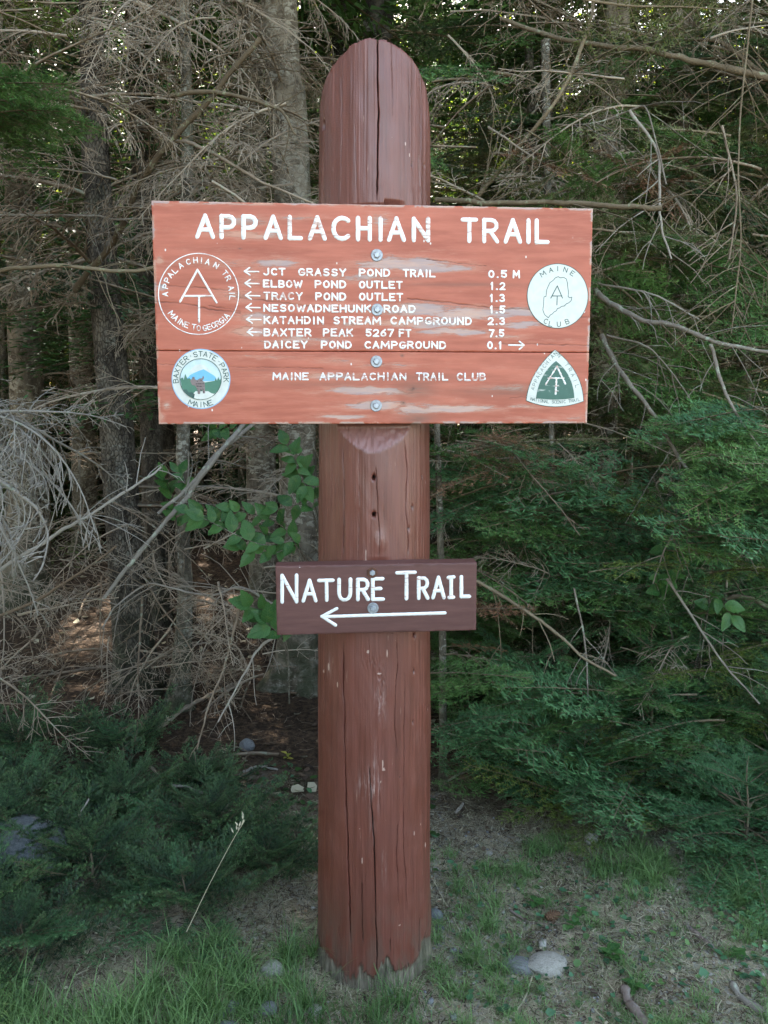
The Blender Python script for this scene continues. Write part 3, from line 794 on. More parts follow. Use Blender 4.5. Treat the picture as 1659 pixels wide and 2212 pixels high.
def disc(pts, corners, N, h, base, name, m, parent):
    """flat painted shape standing h metres proud of a board, outline in picture units"""
    P = [plane_hit(x, y, corners, N, h) - Vector(base) for x, y in pts]
    B = [p - N * (h + .0005) for p in P]
    n = len(P)
    c = sum(P, Vector()) / n
    me = bpy.data.meshes.new(name)
    f = [tuple(range(n))]
    f += [(i, i + n, (i + 1) % n + n, (i + 1) % n) for i in range(n)]
    me.from_pydata(P + B, [], f); me.materials.append(m); me.update()
    import bmesh
    bm = bmesh.new(); bm.from_mesh(me); bmesh.ops.recalc_face_normals(bm, faces=bm.faces)
    bmesh.ops.triangulate(bm, faces=[x for x in bm.faces if len(x.verts) > 4]); bm.to_mesh(me); bm.free()
    return link(name, me, parent, loc=(0, 0, 0))

def ell(cx, cy, rx, ry, n=56, j=.0):
    return [(cx + rx * cos(a) * (1 + random.uniform(-j, j)), cy + ry * sin(a) * (1 + random.uniform(-j, j))) for a in np.linspace(0, 2 * pi, n, endpoint=False)]

M['zinc'] = m_plain('galvanised_steel', (.30, .31, .33), .5, .3, 60, .5, .6)
M['rust'] = m_plain('rusty_steel', (.12, .055, .035), .75, .4, 60, .3, .3)
def bolt(px, py, corners, N, parent, base, r=.0145, washer=None, n=40):
    """square-shouldered washer with hexagonal bolt head"""
    c = plane_hit(px, py, corners, N, 0); n3 = Vector(N)
    up = Vector((0, 0, 1)); s = n3.cross(up).normalized(); u = s.cross(n3).normalized()
    def lathe(prof, sides, tw=0.0, jit=0):
        V = []; Fc = []
        for z, rr in prof:
            for k in range(sides):
                a = 2 * pi * k / sides + tw
                V.append((s * cos(a) + u * sin(a)) * rr + n3 * z)
        m_ = len(prof)
        for i in range(m_ - 1):
            for k in range(sides):
                Fc.append((i * sides + k, i * sides + (k + 1) % sides, (i + 1) * sides + (k + 1) % sides, (i + 1) * sides + k))
        Fc.append(tuple((m_ - 1) * sides + k for k in range(sides)))
        me = bpy.data.meshes.new('bolt'); me.from_pydata(V, [], Fc); me.update()
        return me
    w = lathe([(-.001, r), (.0016, r), (.0024, r * .93), (.0022, r * .5)], 36); w.materials.append(washer or M['zinc'])
    hme = lathe([(.001, r * .56), (.0062, r * .55), (.0076, r * .44)], 6, random.random()); hme.materials.append(M['zinc'])
    b = link('bolt', hme, parent, loc=c - Vector(base))
    link('washer', w, b, loc=(0, 0, 0))

def build_main_board():
    base = tuple(((B1[2] + B1[3]) / 2).tolist())
    root = empty('trail_sign', base, 'wide orange red wooden sign with white trail names and distances, bolted to the post', 'sign')
    jv = 320.0 / 482.0
    for k, (a, b) in enumerate(((0, jv - .0012), (jv + .0012, 1))):
        V, Fq, at_ = board_grid(B1, .045, 430, 210 if k == 0 else 110, a, b, b1_attrs, .0025)
        link('plank', mesh_np('plank', local(V, base), Fq, M['board'], smooth=False, attrs=at_), root, loc=(0, 0, 0))
    def S(): return Strokes([Vector(c) for c in B1], B1N)
    # title
    T = {'A': (421.4, 464.6)}
    s = S()
    for ch, x0, x1 in (('A', 421.4, 464.6), ('P', 473.6, 511), ('P', 521, 557.5), ('A', 569, 611), ('L', 621, 654), ('A', 664.5, 706), ('C', 715, 760), ('H', 768.5, 803.5), ('I', 812, 832), ('A', 835.5, 877), ('N', 889, 929.4),
                       ('T', 995, 1032.5), ('R', 1041, 1078.5), ('A', 1087.5, 1128), ('I', 1131, 1152), ('L', 1154.5, 1187)):
        w = 9.6; f = (x0 - 421) / (1187 - 421)
        yt = 461.5 + f * 11 + w / 2; yb = 516 + f * 12 - w / 2
        s.glyph(ch, x0 + w / 2, yb, (x1 - x0 - w, .3), (0, yt - yb), w, h=.0010)
    s.build('title_lettering', M['letter'], root, base, split=True)
    rows = [
        (578, 595.5, 583, 601, [('JCT', 567.5, 617), ('GRASSY', 643.5, 748), ('POND', 774.7, 843), ('TRAIL', 869.8, 941), ('0.5', 1053.8, 1096), ('M', 1107, 1123.5)], 586.3),
        (604, 621.5, 609, 627, [('ELBOW', 567.5, 654), ('POND', 679.3, 748), ('OUTLET', 774.7, 870), ('1.2', 1057.6, 1092)], 612),
        (630.3, 648, 634.5, 653, [('TRACY', 568.5, 654), ('POND', 680.8, 748), ('OUTLET', 775, 871), ('1.3', 1056.5, 1092)], 638.5),
        (656.5, 674, 660, 678, [('NESOWADNEHUNK', 568.4, 802), ('ROAD', 828, 898), ('1.5', 1056.5, 1092)], 664),
        (682.6, 700.5, 685, 703, [('KATAHDIN', 569, 700), ('STREAM', 719.6, 823.6), ('CAMPGROUND', 843, 1019.5), ('2.3', 1053, 1092)], 690),
        (709, 727, 711, 729, [('BAXTER', 569, 673), ('PEAK', 697, 763), ('5267', 789, 851), ('FT', 861, 889), ('7.5', 1055, 1090)], 717),
        (735.5, 753, 737, 755, [('DAICEY', 570.5, 664.4), ('POND', 692.7, 760), ('CAMPGROUND', 786.7, 964), ('0.1', 1051.5, 1086)], None)]
    for yt0, yb0, yt1, yb1, ws, ay in rows:
        s = S()
        for txt, x0, x1 in ws: s.word(txt, x0, x1, yt0, yb0, yt1, yb1, 4.1)
        s.build('line_lettering', M['letter'], root, base, split=True)
        if ay:
            s = S(); x = 528 + (ay - 586) * .045
            s.add([(x + 30.5, ay + .8), (x + 2, ay + .2)], 3.1); s.add([(x + 11, ay - 8), (x, ay)], 3.3); s.add([(x, ay), (x + 12, ay + 8)], 3.3)
            s.build('arrow', M['letter'], root, base)
    s = S(); s.add([(1099, 745.5), (1130, 746)], 3.4); s.add([(1122, 737.5), (1132, 746)], 3.4); s.add([(1132, 746), (1122, 754.5)], 3.4)
    s.build('arrow', M['letter'], root, base, label='arrow pointing the other way, after the last distance')
    s = S()
    for txt, x0, x1 in (('MAINE', 588, 667), ('APPALACHIAN', 689.8, 878), ('TRAIL', 898, 968.5), ('CLUB', 986, 1050)):
        s.word(txt, x0, x1, 804, 821.5, 805, 823, 4.0)
    s.build('line_lettering', M['letter_worn'], root, base, split=True)
    # circle emblem cut into the board
    em = empty('circle_emblem', (0, 0, 0)); em.parent = root
    em['label'] = 'round white line emblem with the trail monogram'
    s = S(); cx, cy = 428.8, 635
    s.add([(cx + 86.6 * cos(a), cy + 87.5 * sin(a)) for a in np.linspace(0, 2 * pi, 90)], 2.2, rough=.03)
    s.build('ring', M['letter'], em, base)
    def z1(x, y): return (318.5 + x * .2982, 420.2 + y * .2982)
    def z2(x, y): return (799.7 + x * .2982, 420.2 + y * .2982)
    s = S()
    for a, b in (((362, 545), (237, 775)), ((362, 545), (500, 782)), ((270, 735), (468, 735)), ((374, 740), (373, 925))): s.add([z1(*a), z1(*b)], 4.4)
    s.build('monogram', M['letter'], em, base)
    s = S()
    def around(s, txt, c, pts, hgt, wid, w, flip=False, z=z1, **k):
        for ch, p in zip(txt, pts):
            d = Vector((p[0] - c[0], p[1] - c[1])).normalized()
            if flip: d = -d
            up = d; rt = Vector((-up.y, up.x))
            a = WIDE.get(ch, .8) * wid
            x, y = z(*p)
            x -= rt.x * a / 2 + up.x * hgt / 2; y -= rt.y * a / 2 + up.y * hgt / 2
            s.glyph(ch, x, y, (rt.x * a, rt.y * a), (up.x * hgt, up.y * hgt), w, **k)
    around(s, 'APPALACHIANTRAIL', (370, 722), [(128, 722), (131, 665), (143, 620), (165, 583), (198, 551), (240, 515), (296, 488), (348, 476), (391, 478), (436, 488), (497, 515), (560, 570), (585, 606), (606, 678), (612, 716), (614, 750)], 11, 10, 2.3)
    around(s, 'MAINETOGEORGIA', (370, 722), [(176, 866), (205, 895), (230, 915), (252, 930), (285, 945), (336, 960), (371, 968), (415, 968), (447, 960), (478, 948), (508, 935), (536, 916), (556, 900), (573, 880)], 11, 9.5, 2.3, True)
    s.build('ring_lettering', M['letter'], em, base)['kind'] = 'stuff'
    # round club emblem
    em = empty('club_emblem', (0, 0, 0)); em.parent = root
    em['label'] = 'round cream emblem with dark green outline of a state'
    c2 = (1357, 735); Cc = [Vector(c) for c in B1]
    disc([z2(1357 + 220 * cos(a), 735 + 233 * sin(a)) for a in np.linspace(0, 2 * pi, 60, endpoint=False)], Cc, B1N, .0007, base, 'disc', M['disc'], em)
    s = S(); s.add([z2(1357 + 220 * cos(a), 735 + 233 * sin(a)) for a in np.linspace(0, 2 * pi, 90)], 1.5, h=.0011, rough=.12)
    st = [(1362, 595), (1378, 604), (1400, 600), (1420, 612), (1428, 640), (1432, 680), (1436, 712), (1433, 740), (1445, 748), (1460, 744), (1456, 768), (1438, 785), (1420, 792), (1405, 808), (1385, 810), (1372, 822), (1356, 825), (1348, 842), (1330, 852), (1318, 866), (1305, 872), (1290, 893), (1262, 870), (1250, 835), (1256, 795), (1258, 742), (1273, 738), (1278, 690), (1300, 640), (1325, 622), (1340, 604), (1362, 595)]
    s.build('outline', M['ink_green'], em, base)
    s = S(); s.add([z2(*p) for p in st], 1.5, h=.0011)
    s.build('state_outline', M['ink_green'], em, base)
    s = S()
    for a, b in (((1355, 662), (1308, 750)), ((1355, 662), (1392, 750)), ((1318, 735), (1388, 735)), ((1354, 740), (1352, 800))): s.add([z2(*a), z2(*b)], 2.1, h=.0012)
    s.build('monogram', M['ink_green'], em, base)
    s = S()
    around(s, 'MAINE', c2, [(1250, 575), (1308, 547), (1358, 537), (1415, 545), (1465, 572)], 9.5, 9.5, 1.7, z=z2, h=.0012)
    around(s, 'CLUB', c2, [(1272, 918), (1308, 937), (1366, 940), (1426, 920)], 10, 9, 1.7, True, z=z2, h=.0012)
    s.build('ring_lettering', M['ink_green'], em, base)['kind'] = 'stuff'
    # park emblem
    em = empty('park_emblem', (0, 0, 0)); em.parent = root
    em['label'] = 'round pale emblem with a painted mountain, woods and moose'
    pc = (388, 1336)
    disc([z1(388 + 213 * cos(a), 1336 + 218 * sin(a)) for a in np.linspace(0, 2 * pi, 60, endpoint=False)], Cc, B1N, .0006, base, 'rim', M['rim_blue'], em)
    disc([z1(388 + 207 * cos(a), 1336 + 211 * sin(a)) for a in np.linspace(0, 2 * pi, 60, endpoint=False)], Cc, B1N, .0010, base, 'disc', M['disc'], em)
    disc([z1(386 + 150 * cos(a), 1338 + 148 * sin(a)) for a in np.linspace(0, 2 * pi, 48, endpoint=False)], Cc, B1N, .0014, base, 'painted_sky', M['sky_paint'], em)
    disc([z1(*p) for p in [(300, 1290), (325, 1255), (350, 1235), (382, 1228), (410, 1235), (440, 1260), (470, 1285)]], Cc, B1N, .0018, base, 'snow', M['disc'], em)
    disc([z1(*p) for p in [(285, 1335), (310, 1308), (345, 1290), (380, 1275), (408, 1266), (440, 1285), (480, 1310), (500, 1330), (480, 1350), (300, 1350)]], Cc, B1N, .0022, base, 'mountain', M['mountain'], em)
    disc([z1(*p) for p in [(240, 1335), (256, 1325), (264, 1345), (275, 1300), (290, 1335), (306, 1330), (325, 1350), (350, 1370), (400, 1365), (440, 1358), (488, 1350), (496, 1330), (504, 1350), (514, 1322), (524, 1345), (533, 1335), (530, 1380), (510, 1420), (480, 1450), (440, 1462), (330, 1462), (280, 1435), (250, 1395)]], Cc, B1N, .0026, base, 'woods', M['hill_green'], em)
    disc([z1(*p) for p in [(262, 1415), (285, 1412), (300, 1435), (325, 1430), (345, 1450), (335, 1478), (300, 1460), (275, 1438)]], Cc, B1N, .0030, base, 'shore', M['ink_green'], em)
    disc([z1(*p) for p in [(325, 1450), (350, 1425), (440, 1425), (465, 1440), (490, 1445), (465, 1465), (430, 1480), (385, 1485), (345, 1478)]], Cc, B1N, .0030, base, 'water_patch', M['disc'], em)
    disc([z1(*p) for p in [(312, 1352), (322, 1335), (340, 1318), (345, 1338), (362, 1345), (380, 1332), (398, 1330), (405, 1312), (412, 1328), (400, 1350), (415, 1360), (418, 1400), (420, 1440), (404, 1442), (398, 1415), (385, 1415), (383, 1445), (368, 1445), (360, 1405), (345, 1385), (325, 1380)]], Cc, B1N, .0034, base, 'moose', M['moose'], em)
    s = S()
    for a, b in (((352, 1372), (412, 1370)), ((356, 1388), (410, 1392)), ((366, 1405), (368, 1440)), ((404, 1405), (406, 1438)), ((330, 1325), (336, 1340)), ((386, 1345), (398, 1352)), ((388, 1410), (390, 1432)), ((360, 1352), (372, 1360))): s.add([z1(*a), z1(*b)], 1.7, h=.0040, rough=.3, sink=-.003)
    s.build('moose_marking', M['moose_dark'], em, base)['kind'] = 'stuff'
    s = S(); s.add([z1(386 + 150 * cos(a), 1338 + 148 * sin(a)) for a in np.linspace(0, 2 * pi, 70)], 1.3, h=.0032, rough=.1); s.build('inner_ring', M['ink_green'], em, base)
    s = S()
    n = 'BAXTER-STATE-PARK'; angs = np.linspace(184, -2, len(n))
    pts = [(388 + 183 * cos(radians(a)), 1338 - 184 * sin(radians(a))) for a in angs]
    around(s, n, pc, pts, 10.5, 10, 1.7, z=z1, h=.0016)
    angs = np.linspace(248, 292, 5); pts = [(388 + 183 * cos(radians(a)), 1338 - 184 * sin(radians(a))) for a in angs]
    around(s, 'MAINE', pc, pts, 10.5, 10.5, 1.7, True, z=z1, h=.0016)
    s.build('ring_lettering', M['ink_green'], em, base)['kind'] = 'stuff'
    # triangular emblem
    em = empty('triangle_emblem', (0, 0, 0)); em.parent = root
    em['label'] = 'rounded triangular emblem, cream border around a dark green field'
    def tri(ax, bl, br, ls, rs, bs):
        o = []
        for p, q, m_ in ((ax, br, rs), (br, bl, bs), (bl, ax, ls)):
            for t in np.linspace(0, 1, 12, endpoint=False):
                cxm = (2 * m_[0] - (p[0] + q[0]) / 2, 2 * m_[1] - (p[1] + q[1]) / 2)
                o.append(z2((1 - t) ** 2 * p[0] + 2 * t * (1 - t) * cxm[0] + t * t * q[0], (1 - t) ** 2 * p[1] + 2 * t * (1 - t) * cxm[1] + t * t * q[1]))
        return o
    outer = tri((1338, 1125), (1130, 1492), (1545, 1497), (1192, 1300), (1490, 1295), (1335, 1537))
    disc(outer, Cc, B1N, .0008, base, 'border', M['disc'], em)
    s = S(); s.add(outer + [outer[0]], 1.4, h=.0012, rough=.1); s.build('outline', M['ink_green'], em, base)
    inner = tri((1345, 1206), (1200, 1475), (1478, 1473), (1248, 1320), (1440, 1320), (1342, 1486))
    disc(inner, Cc, B1N, .0014, base, 'green_field', M['fill_green'], em)
    s = S()
    for a, b, w in (((1352, 1245), (1270, 1375), 4.6), ((1352, 1245), (1412, 1372), 4.6), ((1288, 1330), (1402, 1330), 3.8), ((1348, 1335), (1342, 1445), 5.0), ((1345, 1385), (1364, 1383), 2.2), ((1345, 1420), (1362, 1424), 2.0)): s.add([z2(*a), z2(*b)], w, h=.0019, rough=.2)
    s.build('monogram', M['letter'], em, base)
    s = S()
    def along(txt, p0, p1, bow, hgt, wid, w, gaps=()):
        p0 = Vector(p0); p1 = Vector(p1); d = (p1 - p0); nn = Vector((d.y, -d.x)).normalized()
        tot = len(txt)
        for i, ch in enumerate(txt):
            if ch == ' ': continue
            t = (i + .5) / tot
            q = p0 + d * t + nn * bow * 4 * t * (1 - t)
            tg = (d + nn * bow * 4 * (1 - 2 * t)).normalized(); up = Vector((tg.y, -tg.x))
            x, y = z2(q.x, q.y); a = WIDE.get(ch, .8) * wid
            s.glyph(ch, x - tg.x * a / 2 - up.x * hgt / 2, y - tg.y * a / 2 - up.y * hgt / 2, (tg.x * a, tg.y * a), (up.x * hgt, up.y * hgt), w, h=.0013)
    along('APPALACHIAN', (1172, 1420), (1352, 1140), 22, 7.5, 6.5, 1.0)
    along('N TRAIL', (1352, 1150), (1505, 1410), 22, 8, 7, 1.0)
    along('NATIONAL SCENIC TRAIL', (1160, 1478), (1520, 1482), -22, 6.5, 5.2, 1.1)
    s.build('border_lettering', M['ink_green'], em, base)['kind'] = 'stuff'
    for x, y in ((814, 551.4), (814.6, 669.2), (813, 781), (812.5, 876.4)): bolt(x, y, Cc, B1N, root, base, .0143)
build_main_board()

def build_small_board():
    base = tuple(((B2[2] + B2[3]) / 2).tolist())
    root = empty('nature_trail_sign', base, 'small maroon wooden sign reading nature trail above a long white arrow', 'sign')
    V, Fq, at_ = board_grid(B2, .053, 90, 40, 0, 1, b2_attrs, .0022)
    link('plank', mesh_np('plank', local(V, base), Fq, M['board2'], attrs=at_), root, loc=(0, 0, 0))
    Cc = [Vector(c) for c in B2]
    def q(x, y): return ((860 + x / 2.37) / 1.47559, (1750 + y / 2.37) / 1.47559)
    s = Strokes(Cc, B2N); w = 8.6
    def put(ch, x0, x1, yt, yb, serif=False):
        a, b = q(x0 + 13, yt + 13), q(x1 - 13, yb - 13)
        s.glyph(ch, a[0], b[1], (b[0] - a[0], -(b[0] - a[0]) * .02), (0, a[1] - b[1]), w, h=.0011)
    for ch, x0, x1, yt, yb in (('N', 80, 215, 188, 412), ('A', 240, 360, 226, 404), ('U', 510, 622, 218, 400), ('R', 652, 755, 218, 394), ('E', 765, 868, 213, 393), ('R', 1112, 1205, 206, 384), ('A', 1220, 1328, 203, 380), ('L', 1434, 1520, 198, 372)): put(ch, x0, x1, yt, yb)
    def ln(*p, ww=w, new=False):
        if new: s.g.append((len(s.V), len(s.F)))
        s.add([q(*a) for a in p], ww, h=.0011)
    ln((372, 238), (475, 236), new=True); ln((428, 240), (430, 385)); ln((962, 180), (1095, 176), new=True); ln((1033, 182), (1032, 374)); ln((1350, 216), (1388, 212), new=True); ln((1370, 216), (1370, 362)); ln((1356, 366), (1386, 364))
    s.build('lettering', M['letter'], root, base, split=True)
    s = Strokes(Cc, B2N)
    s.add([q(410, 511), q(1322, 483)], 7.5, h=.0012); s.add([q(505, 450), q(394, 509)], 7.5, h=.0012); s.add([q(394, 509), q(496, 575)], 7.5, h=.0012)
    s.build('arrow', M['letter'], root, base)
    bolt(*q(775, 178), Cc, B2N, root, base, .0135, M['rust'])
    bolt(*q(779, 446), Cc, B2N, root, base, .0140)
build_small_board()

#@@FOREST@@
# ------------------------------------------------------------------ branch and spray shapes (built once, shared by copies)
def rot_about(v, axis, ang):
    return Quaternion(axis, ang) @ v

def dead_limb_polys(seed, L=1.0, r0=.011, droop=.35, curl=.9, dens=1.0, sub=.5, bare=.12, rmin=.0023, lat=.42):
    """a dead conifer limb: main axis along +x, curved side twigs in a drooping fan"""
    rnd = random.Random(seed)
    polys = []
    n = 16
    main = []; p = Vector((0, 0, 0)); d = Vector((1, 0, rnd.uniform(.0, .25))).normalized()
    for i in range(n):
        main.append(p.copy())
        p = p + d * (L / (n - 1))
        d = (d + Vector((0, rnd.uniform(-.10, .10), -droop / n * 1.6 + rnd.uniform(-.06, .06)))).normalized()
    polys.append((main, [max(rmin * 1.3, r0 * (1 - i / n) ** .8) for i in range(n)]))
    def side(p, d, up, length, r, lvl, bend):
        k = 7 if lvl == 1 else 5
        pts = []; q = p.copy(); dd = d.copy()
        b = bend
        nodes = []
        for i in range(k):
            pts.append(q.copy()); nodes.append((q.copy(), dd.copy()))
            q = q + dd * (length / (k - 1))
            dd = (dd + Vector((rnd.uniform(-.1, .1), rnd.uniform(-.1, .1), -curl / k * b + rnd.uniform(-.1, .1)))).normalized()
        polys.append((pts, [max(rmin * .8, r * (1 - .75 * i / k)) for i in range(k)]))
        if lvl < 3:
            m = int((length / .05) * dens * (1 if lvl == 1 else .8))
            for j in range(m):
                if rnd.random() > (1 if lvl == 1 else sub): continue
                t = rnd.uniform(.15, .95); i = min(k - 2, int(t * (k - 1)))
                q, dd = nodes[i]; q = q.lerp(nodes[i + 1][0], t * (k - 1) - i)
                sgn = 1 if j % 2 else -1
                s = rot_about(dd, up, sgn * rnd.uniform(.6, 1.1))
                s = (s + Vector((0, 0, rnd.uniform(-.2, .25)))).normalized()
                side(q, s, up, length * rnd.uniform(.22, .5) * (1.1 - t * .5), r * .6, lvl + 1, bend)
    m = int(L / .055 * dens)
    for j in range(m):
        t = bare + (1 - bare) * (j + rnd.random()) / m
        i = min(n - 2, int(t * (n - 1))); q = main[i].lerp(main[i + 1], t * (n - 1) - i)
        dd = (main[i + 1] - main[i]).normalized()
        up = rot_about(Vector((0, 0, 1)), dd, rnd.uniform(-.5, .5))
        for sgn in ((1, -1) if rnd.random() < .75 else (rnd.choice((1, -1)),)):
            s = rot_about(dd, up, sgn * rnd.uniform(.7, 1.15))
            side(q, s, up, L * lat * rnd.uniform(.35, 1) * (1.05 - t * .8), r0 * .32 * (1.1 - t * .5), 1, rnd.uniform(.1, 1.2))
    return polys

def poly_mesh(name, polys, m, sides=3):
    V, Fq = tubes(polys, sides)
    return mesh_np(name, V, [Fq], m, smooth=True)

def needles(axes, length, width, spacing, spread=1.05, rnd=None, flat=.35, updown=.3):
    """axes: list of (points) twigs carrying needles -> triangle soup"""
    Vs, tips = [], []
    for P in axes:
        P = np.asarray(P, float)
        seg = np.linalg.norm(np.diff(P, axis=0), axis=1); cum = np.concatenate([[0], np.cumsum(seg)])
        L = cum[-1]
        n = max(4, int(L / spacing) * 2)
        t = rnd.random(n) * L
        side = np.where(np.arange(n) % 2 == 0, 1.0, -1.0)
        B = np.stack([np.interp(t, cum, P[:, k]) for k in range(3)], -1)
        T = P[-1] - P[0]; T = T / (np.linalg.norm(T) + 1e-9)
        idx = np.clip(np.searchsorted(cum, t) - 1, 0, len(P) - 2)
        T = (P[idx + 1] - P[idx]) / (seg[idx][:, None] + 1e-9)
        up = np.array([0, 0, 1.0])[None, :]
        S = np.cross(T, up); S /= np.linalg.norm(S, axis=1)[:, None] + 1e-9
        U = np.cross(S, T)
        a = spread + rnd.normal(0, .18, n)
        ud = rnd.normal(flat, updown, n)
        D = T * np.cos(a)[:, None] + (S * side[:, None] * np.cos(ud)[:, None] + U * np.sin(ud)[:, None]) * np.sin(a)[:, None]
        ln = length * (.7 + .5 * rnd.random(n)) * np.clip(1.15 - .5 * (t / L) ** 4, .5, 1.2)
        W = np.cross(D, U + rnd.normal(0, .35, (n, 3))); W /= np.linalg.norm(W, axis=1)[:, None] + 1e-9
        Vs.append(np.stack([B - W * width / 2, B + W * width / 2, B + D * ln[:, None]], 1)); tips.append(np.repeat((t / L) ** 2.2, 3))
    V = np.concatenate(Vs).reshape(-1, 3)
    return V, np.arange(len(V)).reshape(-1, 3), np.concatenate(tips)

def bough_parts(seed, L=1.0, nl=.034, nw=.0058, sp=.011, bare=.12, flat=.3, lat=.42, dens=.72, droop=.25, r0=.009):
    """living fir bough: flat spray along +x with side twigs of the second order, all carrying needles"""
    rnd = random.Random(seed); nr = np.random.default_rng(seed)
    wood, ax = [], []
    n = 14; main = []; p = Vector(); d = Vector((1, 0, .12)).normalized()
    for i in range(n):
        main.append(p.copy()); p = p + d * (L / (n - 1))
        d = (d + Vector((0, rnd.uniform(-.07, .07), -droop / n * 1.7 + (i / n) * .03))).normalized()
    wood.append((main, [r0 * (1 - .8 * i / n) for i in range(n)]))
    k0 = int(n * max(bare, .3)); ax.append([list(q) for q in main[k0:]])
    m = int(L / .045 * dens)
    for j in range(m):
        t = bare + (1 - bare) * (j + .5 * rnd.random()) / m
        i = min(n - 2, int(t * (n - 1))); q = main[i].lerp(main[i + 1], t * (n - 1) - i)
        dd = (main[i + 1] - main[i]).normalized()
        for sgn in (1, -1):
            if rnd.random() < .12: continue
            ln = L * lat * (1.02 - t) ** .75 * rnd.uniform(.6, 1.05) + .03
            s = rot_about(dd, Vector((0, 0, 1)), sgn * rnd.uniform(.75, 1.05)); s = (s + Vector((0, 0, rnd.uniform(-.22, .1)))).normalized()
            pts = []; qq = q.copy(); sd = s.copy(); k = 5
            for _ in range(k):
                pts.append(qq.copy()); qq = qq + sd * (ln / (k - 1)); sd = (sd + dd * .09 + Vector((0, 0, -.06 + rnd.uniform(-.05, .05)))).normalized()
            wood.append((pts, [.0022, .0018, .0015, .0012, .001])); ax.append([list(v) for v in pts])
            mm = int(ln / .05 * dens)
            for jj in range(mm):
                tt = .25 + .65 * (jj + rnd.random() * .5) / max(1, mm)
                ii = min(k - 2, int(tt * (k - 1))); q2 = pts[ii].lerp(pts[ii + 1], tt * (k - 1) - ii); d2 = (pts[ii + 1] - pts[ii]).normalized()
                for sg in (1, -1):
                    if rnd.random() < .5: continue
                    l2 = ln * rnd.uniform(.22, .42) * (1.1 - tt * .6) + .012
                    s2 = rot_about(d2, Vector((0, 0, 1)), sg * rnd.uniform(.7, 1.0))
                    e = q2 + s2 * l2 + Vector((0, 0, rnd.uniform(-.02, .01)))
                    ax.append([list(q2), list(q2.lerp(e, .5)), list(e)])
    V, T, tp = needles(ax, nl, nw, sp, 1.0, nr, flat)
    W, Q = tubes(wood, 3)
    return V, T, W, Q, tp

def bough_mesh(name, seed, mneedle, mwood=None, **k):
    V, T, W, Q, tp = bough_parts(seed, **k)
    allV = np.concatenate([V, W])
    return mesh_np(name, allV, [T, Q + len(V)], [mneedle, mwood or M['limb']], midx=[0] * len(T) + [1] * len(Q), attrs=dict(tip=np.concatenate([tp, np.zeros(len(W))])))

LIB = {}
LIB['dead'] = [poly_mesh('dead_limb_shape', dead_limb_polys(100 + i, droop=(.2, .5, .35, .7, .1, .45, .6, .3)[i], curl=(.8, 1.2, .5, 1.5, .3, 1.0, 1.4, .7)[i], dens=(1, .8, 1.1, .9, .7, 1.1, 1, .8)[i]), M['twig']) for i in range(8)]
LIB['pale'] = [poly_mesh('pale_limb_shape', dead_limb_polys(200 + i, droop=.8, curl=2.4, dens=.75, sub=.6, rmin=.0034, lat=.5, r0=.013), M['pale_twig']) for i in range(4)]
LIB['sparse'] = [poly_mesh('bare_limb_shape', dead_limb_polys(300 + i, droop=.3, curl=.6, dens=.45, sub=.3, lat=.34, r0=.009, rmin=.003), M['twig']) for i in range(5)]
LIB['fir'] = [bough_mesh('fir_bough_shape', 400 + i, M['needle']) for i in range(4)]
LIB['firblue'] = [bough_mesh('fir_bough_blue_shape', 420 + i, M['needle_blue'], nl=.042, nw=.0075, sp=.0135, dens=.6) for i in range(4)]
LIB['olive'] = [bough_mesh('fir_bough_olive_shape', 440 + i, M['needle_olive'], dens=.5, sp=.012) for i in range(3)]
LIB['rusty'] = [bough_mesh('fir_bough_rusty_shape', 460 + i, M['needle_dead'], dens=.5, sp=.013, lat=.3) for i in range(2)]
LIB['dark'] = [bough_mesh('dark_bough_shape', 480 + i, M['needle_dark'], dens=.55, sp=.009, nw=.006, nl=.03) for i in range(4)]
LIB['spruce'] = [bough_mesh('spruce_spray_shape', 500 + i, M['needle_spruce'], nl=.036, nw=.0070, sp=.0115, flat=.9, dens=.6, lat=.45, bare=.05, droop=-.1, r0=.004) for i in range(4)]
LIB['new'] = [bough_mesh('young_spray_shape', 520 + i, M['needle_new'], nl=.022, sp=.008, dens=.6, bare=.1) for i in range(2)]

def place(kind, tree, name, a, b, roll=None, k=None, sc=1.0):
    """copy a limb shape of the library, running from point a to point b"""
    lib = LIB[kind]; me = lib[k % len(lib)] if k is not None else random.choice(lib)
    a = Vector(a); b = Vector(b); d = b - a; L = d.length
    x = d.normalized(); up = Vector((0, 0, 1)) if abs(x.z) < .95 else Vector((0, 1, 0))
    y = up.cross(x).normalized(); z = x.cross(y)
    R = Matrix((x, y, z)).transposed()
    if roll is None: roll = random.uniform(-.5, .5)
    R = R @ Matrix.Rotation(roll, 3, 'X')
    m = Matrix.Translation(a - tree.location) @ (R * (L * sc)).to_4x4()
    o = bpy.data.objects.new(name, me); COL.objects.link(o); o.parent = tree; o.matrix_local = m
    return o

